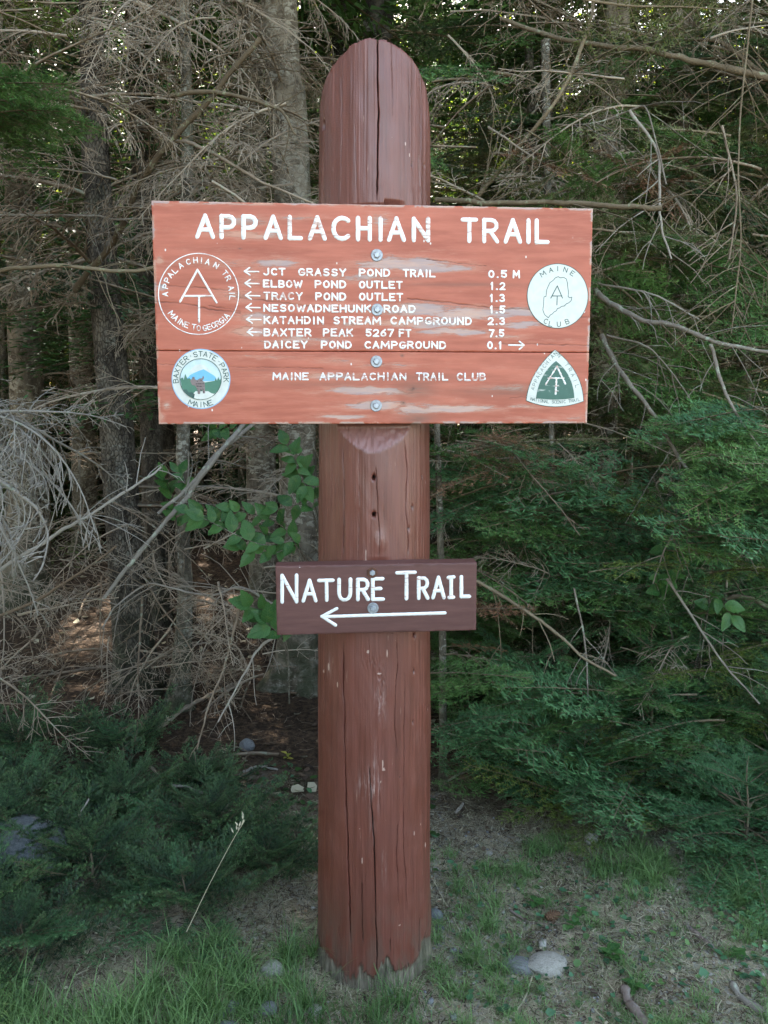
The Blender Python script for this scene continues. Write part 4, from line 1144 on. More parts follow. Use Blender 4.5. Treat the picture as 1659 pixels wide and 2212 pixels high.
# ------------------------------------------------------------------ trees
def trunk_mesh(path, radii, m, seed, sides=28, n=90, rough=.06, flare=True):
    P = smooth_path(path, n)
    R = np.interp(np.linspace(0, 1, n), np.linspace(0, 1, len(radii)), radii)
    th = np.linspace(0, 2 * pi, sides, endpoint=False)
    T = np.gradient(P, axis=0); T /= np.linalg.norm(T, axis=1)[:, None]
    A = np.cross(T, np.array([0, 1.0, 0])); A /= np.linalg.norm(A, axis=1)[:, None]; B = np.cross(T, A)
    TH = np.tile(th, (n, 1)); ZZ = np.tile(P[:, 2][:, None], (1, sides))
    rr = R[:, None] * (1 + rough * (fbm(np.cos(TH) * 2.2 + seed, ZZ * 3 + np.sin(TH) * 2.2, 4, seed) - .5) * 2 + rough * .7 * (fbm(np.cos(TH) * 9 + seed, ZZ * 14 + np.sin(TH) * 9, 3, seed + 5) - .5))
    if flare:
        h = np.clip(ZZ - P[0, 2] - .1, 0, 5)
        rr = rr * (1 + (.55 + .35 * np.cos(TH * 4 + seed)) * np.exp(-h / .10))
    ring = P[:, None, :] + rr[..., None] * (A[:, None, :] * np.cos(TH)[..., None] + B[:, None, :] * np.sin(TH)[..., None])
    i, j = np.meshgrid(np.arange(n - 1), np.arange(sides), indexing='ij')
    a = i * sides + j; b = i * sides + (j + 1) % sides
    Fq = np.stack([a, b, b + sides, a + sides], -1).reshape(-1, 4)
    return mesh_np('trunk', ring.reshape(-1, 3), [Fq], m, smooth=True)

def canopy_mesh(seed, z0, z1, R, n, leaf, wid, m, mw, droopy=.25):
    """crown of a tall conifer seen only from below or far off: whorled limbs carrying broad tufts of needles"""
    rnd = np.random.default_rng(seed)
    V = []; wood = []
    nl = int((z1 - z0) * 7)
    per = n // nl
    for i in range(nl):
        z = z0 + (z1 - z0) * (i + rnd.random()) / nl
        rad = R * (1 - ((z - z0) / (z1 - z0)) ** 1.3) * rnd.uniform(.65, 1.1) + .15
        a = rnd.random() * 2 * pi
        d = np.array([cos(a), sin(a), -droopy])
        wood.append(([[0, 0, z], list(np.array([0, 0, z]) + d * rad * .5), list(np.array([0, 0, z]) + d * rad + [0, 0, -.05])], [.018, .010, .004]))
        t = rnd.random(per) ** .6 * rad
        lat = rnd.normal(0, .22, per) * (rad - t * .6)
        s = np.array([-sin(a), cos(a), 0])
        B = np.array([0, 0, z])[None] + d[None] * t[:, None] + s[None] * lat[:, None] + rnd.normal(0, .05, (per, 3))
        D = d[None] + s[None] * np.sign(lat)[:, None] * .7 + rnd.normal(0, .35, (per, 3)); D /= np.linalg.norm(D, axis=1)[:, None]
        W = np.cross(D, rnd.normal(0, 1, (per, 3)) + np.array([0, 0, 1.5])); W /= np.linalg.norm(W, axis=1)[:, None]
        l = leaf * rnd.uniform(.6, 1.3, per)[:, None]
        V.append(np.stack([B - W * wid, B + W * wid, B + D * l], 1))
    V = np.concatenate(V).reshape(-1, 3)
    Wd, Q = tubes(wood, 3)
    return mesh_np('crown', np.concatenate([V, Wd]), [np.arange(len(V)).reshape(-1, 3), Q + len(V)], [m, mw], midx=[0] * (len(V) // 3) + [1] * len(Q))

CANOPY = [canopy_mesh(600 + i, 4.2, 11 + i, 1.9, 30000, .09, .014, M['needle'], M['limb']) for i in range(3)]
FARCROWN = [canopy_mesh(620 + i, 2.2 - .5 * i, 12, 1.9, 34000, .058, .0078, (M['needle_dark'], M['needle'], M['needle_olive'])[i % 3], M['twig']) for i in range(3)]

def skirt_mesh(seed, z0, z1, L, n):
    """all the dead lower limbs of one distant tree"""
    rnd = random.Random(seed); V = []; Q = []; off = 0
    for i in range(n):
        p = dead_limb_polys(seed * 31 + i, L=L * rnd.uniform(.5, 1.1), r0=.012, droop=rnd.uniform(.1, .6), curl=rnd.uniform(.3, 1.3), dens=.55, sub=.25, rmin=.0022)
        v, q = tubes(p, 3)
        a = rnd.uniform(0, 2 * pi); c, s = cos(a), sin(a); tl = rnd.uniform(-.3, .4)
        v = v @ np.array([[cos(tl), 0, sin(tl)], [0, 1, 0], [-sin(tl), 0, cos(tl)]])
        v = v @ np.array([[c, s, 0], [-s, c, 0], [0, 0, 1]]) + np.array([0, 0, rnd.uniform(z0, z1)])
        V.append(v); Q.append(q + off); off += len(v)
    return mesh_np('dead_limbs', np.concatenate(V), [np.concatenate(Q)], M['twig'], smooth=True)
SKIRT = [skirt_mesh(70 + i, .5, 4.2, .95, 46) for i in range(3)]

def near_sun_patch(x, y, z, rad):
    """true when a tree here would shade the sunlit gaps on the forest floor"""
    for tx, ty in ((-2.15, 7.75), (-.95, 7.2)):
        for zz in (1, 2, 3.5, 5, 6.5, 8, 9.5, 11, 12.5):
            t = zz / SUN_DIR.z
            if (x - tx - SUN_DIR.x * t) ** 2 + (y - ty - SUN_DIR.y * t) ** 2 < (rad * .44 * (1.1 - zz / 14) + .10) ** 2: return True
    return False

def px_path(pts, Y, lean=0):
    return [at(px, py, Y + lean * i) for i, (px, py) in enumerate(pts)]

def near_tree(name, label, cat, pts, Y, wpx, m, height=11, seed=1, canopy=True, group=None, rough=.06, base_py=None):
    """tree whose trunk follows a line in the picture from its base upwards at distance Y"""
    path = px_path(pts, Y)
    b = path[0].copy(); g = gz(b.x, b.y)
    path[0].z = g - .12
    d = (path[-1] - path[-2]).normalized(); d = (d + Vector((0, 0, 1.2))).normalized()
    top = path[-1] + d * max(.25, (height - path[-1].z)); mid = path[-1].lerp(top, .4)
    path += [mid, top]
    dep = [max(.5, (p.y * cos(PITCH) - (p.z - CAMZ) * sin(PITCH))) for p in path]
    rad = [w / 2 / F * dd for w, dd in zip(wpx, dep)] + [wpx[-1] / 2 / F * dep[-2] * .8, .02]
    base = Vector((b.x, b.y, g))
    root = empty(name, base, label, cat, group)
    loc = [p - base for p in path]
    me = trunk_mesh(loc, rad, m, seed, rough=rough)
    link('trunk', me, root, loc=(0, 0, 0))
    root['_r'] = rad[0]
    if canopy:
        c = random.choice(CANOPY)
        tp = path[-2]
        o = link('crown', c, root, mat4=Matrix.Translation(Vector((tp.x - base.x, tp.y - base.y, 0))) @ Matrix.Rotation(random.uniform(0, 6.28), 4, 'Z'))
    return root, path

def axis_at(path, z):
    for i in range(len(path) - 1):
        if path[i].z <= z <= path[i + 1].z:
            return path[i].lerp(path[i + 1], (z - path[i].z) / (path[i + 1].z - path[i].z))
    return path[-1]

def dress(root, path, n, z0, z1, kinds, lmin, lmax, name='dead_limb', az=None, tilt=(-.35, .25)):
    for i in range(n):
        z = random.uniform(z0, z1); p = axis_at(path, z)
        a = random.uniform(0, 2 * pi) if az is None else random.gauss(az[0], az[1])
        L = random.uniform(lmin, lmax); t = random.uniform(*tilt)
        q = p + Vector((cos(a) * cos(t), sin(a) * cos(t), sin(t))) * L
        # keep the limbs behind the post and its boards
        if q.y < 2.35 and abs(q.x) < .9: q.y = 2.4 + random.random() * .3
        k = random.choice(kinds)
        place(k, root, name if k in ('dead', 'pale', 'sparse') else 'needle_bough', p, q)

trees = {}
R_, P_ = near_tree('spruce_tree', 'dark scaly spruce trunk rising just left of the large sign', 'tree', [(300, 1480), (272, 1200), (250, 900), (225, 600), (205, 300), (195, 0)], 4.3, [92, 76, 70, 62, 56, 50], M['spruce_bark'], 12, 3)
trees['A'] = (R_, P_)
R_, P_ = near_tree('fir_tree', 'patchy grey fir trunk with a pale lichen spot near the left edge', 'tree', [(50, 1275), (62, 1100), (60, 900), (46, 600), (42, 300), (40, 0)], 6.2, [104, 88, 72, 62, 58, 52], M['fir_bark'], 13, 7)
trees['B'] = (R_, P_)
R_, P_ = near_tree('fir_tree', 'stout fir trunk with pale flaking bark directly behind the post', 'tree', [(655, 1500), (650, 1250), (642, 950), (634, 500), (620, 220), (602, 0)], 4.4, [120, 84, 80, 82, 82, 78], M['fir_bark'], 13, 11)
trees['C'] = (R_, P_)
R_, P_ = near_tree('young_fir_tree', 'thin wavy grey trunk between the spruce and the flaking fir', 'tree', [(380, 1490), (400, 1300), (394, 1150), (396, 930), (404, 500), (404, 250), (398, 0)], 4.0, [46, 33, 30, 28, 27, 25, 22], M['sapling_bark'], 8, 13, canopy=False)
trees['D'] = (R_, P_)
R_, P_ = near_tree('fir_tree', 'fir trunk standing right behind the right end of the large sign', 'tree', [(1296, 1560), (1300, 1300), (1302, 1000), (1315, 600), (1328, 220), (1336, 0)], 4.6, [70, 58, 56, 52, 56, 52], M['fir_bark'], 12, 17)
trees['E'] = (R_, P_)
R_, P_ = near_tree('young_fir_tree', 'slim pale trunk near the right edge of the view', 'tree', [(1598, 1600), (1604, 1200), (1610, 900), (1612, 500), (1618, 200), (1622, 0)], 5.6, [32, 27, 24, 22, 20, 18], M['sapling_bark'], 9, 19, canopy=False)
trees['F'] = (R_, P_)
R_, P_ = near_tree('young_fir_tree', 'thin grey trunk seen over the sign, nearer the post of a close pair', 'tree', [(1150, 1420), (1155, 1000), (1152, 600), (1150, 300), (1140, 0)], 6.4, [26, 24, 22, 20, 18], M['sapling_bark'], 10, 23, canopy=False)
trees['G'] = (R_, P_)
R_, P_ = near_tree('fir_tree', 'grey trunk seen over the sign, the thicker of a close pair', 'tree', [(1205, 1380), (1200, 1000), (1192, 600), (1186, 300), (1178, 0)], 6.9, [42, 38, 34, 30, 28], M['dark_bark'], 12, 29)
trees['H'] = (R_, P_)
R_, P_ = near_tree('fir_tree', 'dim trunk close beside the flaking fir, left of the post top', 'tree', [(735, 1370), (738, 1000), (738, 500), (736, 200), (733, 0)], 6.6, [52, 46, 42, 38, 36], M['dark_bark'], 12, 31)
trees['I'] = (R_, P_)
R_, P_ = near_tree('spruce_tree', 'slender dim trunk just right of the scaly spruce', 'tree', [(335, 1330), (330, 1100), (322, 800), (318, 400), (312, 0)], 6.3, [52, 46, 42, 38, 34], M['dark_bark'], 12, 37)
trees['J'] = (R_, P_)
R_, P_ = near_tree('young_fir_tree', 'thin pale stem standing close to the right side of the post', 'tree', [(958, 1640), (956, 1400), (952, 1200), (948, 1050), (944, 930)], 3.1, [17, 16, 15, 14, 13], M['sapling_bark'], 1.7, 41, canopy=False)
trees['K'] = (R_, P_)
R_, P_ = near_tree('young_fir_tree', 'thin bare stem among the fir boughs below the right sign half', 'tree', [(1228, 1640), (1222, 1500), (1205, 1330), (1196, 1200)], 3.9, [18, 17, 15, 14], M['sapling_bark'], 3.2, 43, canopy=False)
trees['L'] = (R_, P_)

# trunks out of the frame that carry limbs reaching into it
def side_tree(name, label, x, y, r, m, h, seed, canopy=True):
    base = Vector((x, y, gz(x, y)))
    root = empty(name, base, label, 'tree')
    pth = [Vector((x, y, base.z - .1)), Vector((x + .03, y, 2)), Vector((x - .02, y + .05, 5)), Vector((x, y, h))]
    link('trunk', trunk_mesh([p - base for p in pth], [r, r * .8, r * .6, .02], m, seed), root, loc=(0, 0, 0))
    if canopy: link('crown', random.choice(CANOPY), root, mat4=Matrix.Rotation(random.uniform(0, 6.28), 4, 'Z'))
    return root, pth
trees['X'] = side_tree('spruce_tree', 'dead limbed spruce just outside the left edge, grey drooping twigs reaching in', -2.15, 3.3, .10, M['spruce_bark'], 10, 51)
trees['Y'] = side_tree('fir_tree', 'fir just outside the right edge whose green boughs reach into view', 2.15, 3.2, .11, M['fir_bark'], 10, 53)

# dead lower limbs of the near trees
for k, n, z0, z1, kinds, l0, l1 in (('A', 34, .9, 3.9, ('dead', 'dead', 'sparse'), .5, 1.3), ('B', 26, .7, 4.6, ('dead',), .6, 1.4), ('C', 26, .5, 3.8, ('dead', 'sparse'), .4, 1.1), ('D', 26, 1.6, 3.8, ('dead', 'dead', 'sparse'), .4, 1.1),
                                    ('E', 44, 1.2, 4.2, ('dead', 'dead', 'sparse', 'olive'), .5, 1.3), ('F', 24, 1.0, 4.4, ('dead', 'olive'), .5, 1.3), ('G', 26, 1.2, 4.6, ('dead', 'olive'), .5, 1.2), ('H', 26, 1.2, 4.8, ('dead', 'fir'), .5, 1.4),
                                    ('I', 20, 2, 4.6, ('dead', 'dark'), .5, 1.2), ('J', 22, .6, 4.6, ('dead',), .5, 1.2)):
    dress(*trees[k], n, z0, z1, kinds, l0, l1)
dress(*trees['K'], 9, .3, 1.5, ('sparse', 'dead'), .3, .6)
dress(*trees['L'], 10, .5, 1.6, ('sparse', 'dead'), .3, .7)

def limb_px(tk, kind, a, b, roll=None, k=None, name=None, sc=1.0, root_at_trunk=False):
    A = at(*a); B = at(*b)
    return place(kind, trees[tk][0], name or ('dead_limb' if kind in ('dead', 'pale', 'sparse') else 'needle_bough'), A, B, roll, k, sc)

# tangled dead twigs, upper left (pictured from 0-700, 0-450)
for i in range(70):
    tk = random.choice('ABDXCJ')
    a = (random.uniform(-150, 640), random.uniform(-120, 470), random.uniform(3.0, 4.6))
    ang = random.choice((random.uniform(-.9, .9), random.uniform(2.3, 4.0)))
    L = random.uniform(200, 420)
    b = (a[0] + cos(ang) * L, a[1] - sin(ang) * L * .8 + 40, a[2] + random.uniform(-.4, .4))
    limb_px(tk, 'dead', a, b, roll=random.uniform(-1.2, 1.2))
# same, upper right
for i in range(100):
    tk = random.choice('EFGHY')
    a = (random.uniform(900, 1750), random.uniform(-120, 640), random.uniform(3.0, 4.8))
    ang = random.choice((random.uniform(-.9, .6), random.uniform(2.6, 4.1)))
    L = random.uniform(180, 400)
    b = (a[0] + cos(ang) * L, a[1] - sin(ang) * L * .8 + 50, a[2] + random.uniform(-.4, .4))
    limb_px(tk, random.choice(('dead', 'dead', 'sparse', 'olive', 'fir')), a, b, roll=random.uniform(-1.1, 1.1))
# grey arching sprays low on the left
for i in range(14):
    x0 = random.uniform(-260, -60); y0 = random.uniform(820, 1010); Y = random.uniform(2.45, 2.9)
    L = random.uniform(300, 470); a = random.uniform(-.1, .75)
    limb_px('X', 'pale', (x0, y0, Y), (x0 + cos(a) * L, y0 + sin(a) * L, Y - random.uniform(-.1, .15)), roll=random.uniform(-1.5, 1.5), k=i)
# bare twigs over the dark ground, lower left
for i in range(54):
    a = (random.uniform(-120, 600), random.uniform(1050, 1520), random.uniform(3.2, 4.4)); ang = random.uniform(-1.7, .2) if random.random() < .5 else random.uniform(2.9, 4.8)
    L = random.uniform(140, 330); limb_px(random.choice('XAD'), random.choice(('sparse', 'sparse', 'dead')), a, (a[0] + cos(ang) * L, a[1] - sin(ang) * L, a[2] + random.uniform(-.5, .2)), roll=random.uniform(-1.4, 1.4))
for i in range(20):
    a = (random.uniform(300, 640), random.uniform(1180, 1480), random.uniform(3.3, 4.3)); ang = random.uniform(-1.3, 4.4)
    L = random.uniform(140, 280); limb_px(random.choice('ACD'), random.choice(('sparse', 'dead')), a, (a[0] + cos(ang) * L, a[1] - sin(ang) * L * .6, a[2] + random.uniform(-.3, .2)), roll=random.uniform(-1.4, 1.4))
# dead twigs among the firs, right of the post
for i in range(46):
    a = (random.uniform(930, 1650), random.uniform(900, 1420), random.uniform(3.0, 4.4)); ang = random.uniform(-2.2, .3) if random.random() < .6 else random.uniform(2.7, 4.2)
    L = random.uniform(140, 330); limb_px(random.choice('EYKL'), random.choice(('sparse', 'dead', 'dead')), a, (a[0] + cos(ang) * L, a[1] - sin(ang) * L, a[2] + random.uniform(-.4, .2)), roll=random.uniform(-1.4, 1.4))

# ---- single limbs the photograph shows one by one
def own_limb(tk, pts, r0, r1, m, seed, side=.5, tw=(.10, .30), name='dead_limb', sides=7, label=None, sag=.4, twr=.0022, mt=None):
    """one particular limb: pts (picture x, y, distance); short twigs leave it on both sides"""
    rnd = random.Random(seed)
    root = trees[tk][0]
    n = 8 * len(pts)
    P = smooth_path([at(*p) for p in pts], n)
    P += np.stack([(fbm(np.arange(n) * .28, np.full(n, seed * 3.1 + k), 3, 7) - .5) * r0 * 1.5 for k in range(3)], -1)
    rr = np.linspace(r0, r1, n) * (1 + (vnoise(np.arange(n) * 1.3, np.full(n, seed), 8) - .5) * .3)
    V, Q = tubes([(P - np.array(root.location), rr)], sides)
    # closed broken end
    polys = []
    L = sum(np.linalg.norm(P[i + 1] - P[i]) for i in range(n - 1))
    cnt = int(L / .06 * side)
    for j in range(cnt):
        t = rnd.uniform(.06, .97) * (n - 1); i = int(t)
        q = Vector(P[i]).lerp(Vector(P[min(i + 1, n - 1)]), t - i); d = Vector(P[min(i + 1, n - 1)] - P[i]).normalized()
        axis = rot_about(Vector((0, -1, .3)).normalized(), d, rnd.uniform(-.6, .6))
        s = rot_about(d, axis, rnd.choice((1, -1)) * rnd.uniform(.5, 1.2))
        ln = rnd.uniform(*tw); pp = []; dd = s.copy(); qq = q.copy()
        for k in range(6):
            pp.append(qq - root.location); qq = qq + dd * ln / 5; dd = (dd + Vector((rnd.uniform(-.15, .15), rnd.uniform(-.1, .1), -sag / 5 + rnd.uniform(-.12, .12)))).normalized()
        polys.append((pp, [twr * 1.3, twr * 1.1, twr, twr * .9, twr * .8, twr * .6]))
        if rnd.random() < .6:
            k = rnd.randint(2, 4); s2 = rot_about(dd, axis, rnd.choice((1, -1)) * .8); b0 = pp[k]
            polys.append(([b0, b0 + s2 * ln * .2, b0 + s2 * ln * .4 + Vector((0, 0, -.02))], [twr * .8, twr * .7, twr * .5]))
    mats = [m]; mi = [0] * len(Q); Fs = [Q]; Vs = [V]
    cpt = len(V)
    for e, ring in ((P[0], 0), (P[-1], (n - 1) * sides)):
        pass
    if polys:
        W, Q2 = tubes(polys, 3); Vs.append(W); Fs.append(Q2 + len(V)); mats.append(mt or m); mi += [1] * len(Q2)
    o = link(name, mesh_np(name, np.concatenate(Vs), [np.concatenate(Fs)], mats, midx=mi, smooth=True), root, loc=(0, 0, 0))
    if label: o['label'] = label
    return o
own_limb('A', [(165, 625, 4.0), (245, 520, 3.8), (300, 400, 3.6), (335, 350, 3.5), (420, 250, 3.4), (560, 80, 3.3)], .016, .011, M['limb'], 1, 1.2, (.15, .45), label='thick brown dead limb slanting up to the right')
own_limb('A', [(350, 300, 3.5), (430, 315, 3.45), (560, 390, 3.4), (700, 450, 3.4)], .009, .004, M['twig'], 2, .9, (.12, .35))
own_limb('D', [(370, 205, 3.4), (480, 200, 3.3), (600, 235, 3.2), (640, 290, 3.2)], .010, .004, M['limb'], 3, 1.0, (.12, .35))
own_limb('B', [(-20, 585, 3.6), (120, 575, 3.5), (300, 585, 3.5), (440, 545, 3.5), (600, 540, 3.6)], .010, .006, M['limb'], 4, .9, (.12, .4))
own_limb('X', [(0, 465, 3.6), (190, 465, 3.6), (260, 474, 3.6), (420, 466, 3.7)], .006, .005, M['grey_twig'], 5, .9, (.08, .25), label='lichened horizontal limb meeting the top left corner of the sign')
own_limb('C', [(225, 1292, 2.95), (330, 1160, 3.0), (395, 1085, 3.05), (450, 1010, 3.1), (540, 900, 3.3)], .008, .011, M['pale_twig'], 6, .35, (.08, .25), name='broken_limb', label='long pale broken branch slanting down to the left')
own_limb('C', [(340, 1110, 3.1), (400, 1060, 3.15), (470, 980, 3.25), (560, 905, 3.4)], .006, .009, M['pale_twig'], 7, .5, (.08, .3))
own_limb('C', [(600, 1310, 3.5), (520, 1270, 3.4), (460, 1285, 3.35), (390, 1275, 3.3), (320, 1262, 3.3), (250, 1310, 3.25), (220, 1360, 3.2)], .006, .003, M['grey_twig'], 8, .9, (.10, .3), label='wavy pale twig crossing left of the small sign')
own_limb('K', [(605, 1370, 3.0), (560, 1400, 2.95), (525, 1460, 2.9), (470, 1560, 2.85)], .006, .003, M['grey_twig'], 9, .5, (.08, .22))
own_limb('K', [(520, 1300, 3.1), (490, 1420, 3.05), (450, 1530, 3.0), (425, 1620, 2.95)], .006, .003, M['twig'], 10, .5, (.08, .22))
own_limb('X', [(0, 1230, 3.0), (130, 1150, 3.0), (200, 1110, 3.0), (290, 1050, 3.05), (350, 1010, 3.1)], .008, .004, M['pale_twig'], 11, .7, (.1, .3))
own_limb('X', [(0, 1330, 3.2), (90, 1290, 3.15), (170, 1240, 3.1), (250, 1180, 3.1)], .007, .004, M['twig'], 12, .7, (.1, .3))
own_limb('E', [(1272, 612, 3.4), (1310, 650, 3.2), (1380, 690, 3.0), (1460, 705, 2.9), (1560, 745, 2.8), (1690, 765, 2.75)], .0115, .006, M['grey_twig'], 13, .7, (.10, .30), label='pale curved limb reaching right from behind the sign edge')
own_limb('E', [(1300, 725, 3.2), (1345, 810, 3.0), (1400, 880, 2.9), (1450, 960, 2.8), (1500, 1030, 2.7), (1590, 1110, 2.6)], .0095, .0045, M['grey_twig'], 14, .9, (.12, .35), label='pale limb slanting down to the right below the curved one')
own_limb('E', [(1535, 745, 2.8), (1560, 830, 2.75), (1600, 910, 2.7), (1660, 990, 2.65)], .007, .003, M['grey_twig'], 15, .6, (.08, .25))
own_limb('E', [(1270, 610, 3.4), (1360, 625, 3.2), (1420, 640, 3.1), (1510, 690, 3.0)], .005, .003, M['grey_twig'], 16, .7, (.08, .25))
own_limb('E', [(1310, 725, 3.1), (1390, 745, 3.0), (1440, 790, 3.0), (1490, 860, 2.95)], .004, .002, M['grey_twig'], 17, .8, (.08, .22))
own_limb('Y', [(1700, 175, 3.2), (1600, 155, 3.2), (1500, 130, 3.25), (1400, 108, 3.3), (1230, 88, 3.4), (1080, 40, 3.6)], .014, .008, M['limb'], 18, 1.0, (.12, .45), label='thick scaly dead limb crossing the upper right')
own_limb('Y', [(1700, 205, 3.6), (1560, 95, 3.7), (1450, 85, 3.8), (1330, 60, 3.9)], .010, .006, M['limb'], 19, 1.0, (.12, .40))
own_limb('H', [(940, 432, 3.1), (1080, 437, 3.0), (1240, 440, 2.9), (1352, 447, 2.8), (1428, 452, 2.75)], .010, .009, M['limb'], 20, .9, (.10, .35), name='cut_limb', label='straight limb with a pale cut end lying just above the sign')
own_limb('E', [(1200, 270, 3.2), (1290, 265, 3.1), (1370, 235, 3.05), (1400, 245, 3.0), (1440, 400, 2.9)], .004, .003, M['grey_twig'], 21, .8, (.1, .35))
own_limb('E', [(1360, 240, 3.0), (1420, 330, 2.95), (1425, 470, 2.9), (1450, 560, 2.85)], .006, .003, M['grey_twig'], 22, .9, (.1, .3))
own_limb('E', [(1010, 450, 3.4), (1100, 340, 3.3), (1200, 220, 3.2), (1260, 90, 3.2), (1285, 0, 3.2)], .009, .006, M['limb'], 23, .9, (.12, .4))
own_limb('K', [(1030, 1255, 2.9), (1120, 1310, 2.85), (1180, 1350, 2.8), (1260, 1420, 2.7), (1330, 1460, 2.65)], .007, .004, M['limb'], 24, .7, (.08, .3))
own_limb('L', [(1240, 1270, 2.9), (1265, 1400, 2.85), (1270, 1520, 2.8)], .004, .003, M['grey_twig'], 25, .7, (.08, .2))
own_limb('E', [(1440, 1250, 2.8), (1500, 1340, 2.75), (1560, 1430, 2.7), (1640, 1520, 2.65)], .005, .003, M['grey_twig'], 26, .7, (.08, .25))
own_limb('Y', [(1700, 1330, 3.1), (1600, 1290, 3.2), (1530, 1300, 3.3), (1480, 1270, 3.4)], .011, .007, M['limb'], 27, .3, (.1, .3))
own_limb('Y', [(1625, 0, 3.0), (1595, 320, 2.95), (1600, 520, 2.9), (1580, 720, 2.85)], .0035, .002, M['limb'], 28, 1.2, (.1, .3))
own_limb('Y', [(1560, 270, 3.0), (1590, 420, 2.95), (1575, 560, 2.9)], .004, .003, M['twig'], 29, 1.2, (.1, .3))
own_limb('E', [(1545, 1180, 2.8), (1480, 1130, 2.8), (1440, 1180, 2.75), (1410, 1260, 2.75)], .004, .002, M['grey_twig'], 30, 1, (.08, .2))

# ---- green boughs the photograph shows in particular places
def boughs(tk, kinds, box, Y, n, L, ang=(-.5, .5), left=.5, roll=(-.6, .3)):
    for i in range(n):
        x, y, d = random.uniform(box[0], box[2]), random.uniform(box[1], box[3]), random.uniform(*Y)
        l = random.uniform(*L); a = random.uniform(*ang)
        if random.random() < left: a = pi - a
        px = l * F / d
        c0 = (x - cos(a) * px * .5, y + sin(a) * px * .4, d + random.uniform(.0, .25)); c1 = (x + cos(a) * px * .5, y - sin(a) * px * .4, d - random.uniform(0, .25))
        limb_px(tk, random.choice(kinds), c0, c1, roll=random.uniform(*roll))
boughs('X', ['fir'], (-60, 170, 60, 290), (2.5, 2.7), 9, (.32, .5), (-.2, .6), 0)
boughs('X', ['new'], (40, 20, 110, 60), (3.6, 4), 3, (.25, .4), left=0)
boughs('Y', ['firblue', 'fir'], (1570, 1000, 1720, 1200), (2.4, 2.7), 16, (.35, .55), (-.3, .5), 1)
boughs('Y', ['firblue', 'fir'], (1480, 900, 1640, 980), (2.7, 3.0), 8, (.3, .5), (-.3, .4), .9)
boughs('Y', ['fir', 'olive'], (1300, 560, 1720, 900), (3.3, 4.3), 27, (.5, .9), (-.7, .3), .8)
boughs('E', ['fir', 'olive', 'olive', 'rusty'], (1120, 480, 1480, 560), (3.0, 3.7), 8, (.3, .6), (-.7, .2), .5)
boughs('E', ['fir', 'olive', 'rusty'], (1150, 280, 1450, 400), (3.0, 3.6), 11, (.3, .55), (-.8, .1), .4)
boughs('Y', ['fir', 'dark', 'olive'], (1200, 60, 1700, 560), (3.6, 5.0), 34, (.5, 1.0), (-.6, .3), .7)
boughs('H', ['fir', 'olive', 'dark'], (940, 0, 1250, 420), (4.2, 5.6), 22, (.5, .9), (-.5, .4), .5)
boughs('E', ['fir', 'firblue', 'olive', 'rusty'], (940, 950, 1270, 1130), (2.9, 3.7), 26, (.35, .7), (-.5, .3), .4)
boughs('E', ['fir', 'firblue'], (1000, 1060, 1400, 1300), (3.0, 3.8), 30, (.4, .7), (-.5, .3), .4)
boughs('Y', ['fir', 'dark', 'firblue'], (1350, 1080, 1700, 1400), (3.0, 4.0), 34, (.4, .8), (-.5, .3), .7)
boughs('H', ['dark', 'fir'], (940, 900, 1300, 1400), (4.4, 5.6), 26, (.6, 1.1))
boughs('Y', ['new'], (1250, 1050, 1650, 1650), (2.7, 3.2), 9, (.25, .4), (-.5, .4), .6)
boughs('E', ['rusty'], (1330, 330, 1450, 430), (3.0, 3.2), 4, (.25, .4), (-1.0, -.2), .4)
boughs('E', ['rusty'], (1030, 950, 1120, 1010), (2.9, 3.1), 4, (.25, .4), (-.6, .2), .5)
boughs('K', ['rusty'], (970, 1300, 1080, 1400), (2.8, 3.0), 4, (.2, .35), (-.6, .2), .5)
boughs('L', ['firblue', 'fir'], (1000, 1400, 1500, 1640), (2.7, 3.1), 26, (.3, .5), (-.5, .4), .5)
boughs('Y', ['dark'], (1300, 850, 1750, 1400), (4.6, 5.8), 40, (.7, 1.2))
boughs('F', ['dark', 'fir'], (1300, 0, 1750, 900), (5.2, 6.6), 46, (.8, 1.4))
boughs('B', ['dark'], (-80, 0, 650, 420), (6.5, 8.0), 26, (.8, 1.4))

# ---- young firs on the edge, right
def young_fir(x, y, h, R, kinds, label, n=46, seed=1, name='young_fir', stem_m='limb'):
    rnd = random.Random(seed)
    base = Vector((x, y, gz(x, y)))
    root = empty(name, base, label, 'young fir' if 'fir' in name else 'young spruce')
    pth = [Vector((0, 0, -.05)), Vector((.01, 0, h * .4)), Vector((0, .01, h * .8)), Vector((0, 0, h))]
    link('trunk', trunk_mesh(pth, [.004 + h * .009, .003 + h * .004, .002, .001], M[stem_m], seed, sides=8, n=24, flare=False), root, loc=(0, 0, 0))
    for i in range(n):
        t = rnd.random() ** 1.15; z = h * (.03 + .93 * t)
        a = i * 2.4 + rnd.uniform(-.3, .3)
        L = (R * (1 - t) ** .7 + .10) * rnd.uniform(.7, 1.1)
        tl = rnd.uniform(-.15, .35) + t * .5
        p = base + Vector((0, 0, z)); q = p + Vector((cos(a) * cos(tl), sin(a) * cos(tl), sin(tl))) * L
        if q.y < 2.38 and abs(q.x + .03) < .25: continue
        q.z = max(q.z, gz(q.x, q.y) + .03)
        place(rnd.choice(kinds), root, 'needle_bough', p, q, roll=rnd.uniform(-.3, .3))
    return root
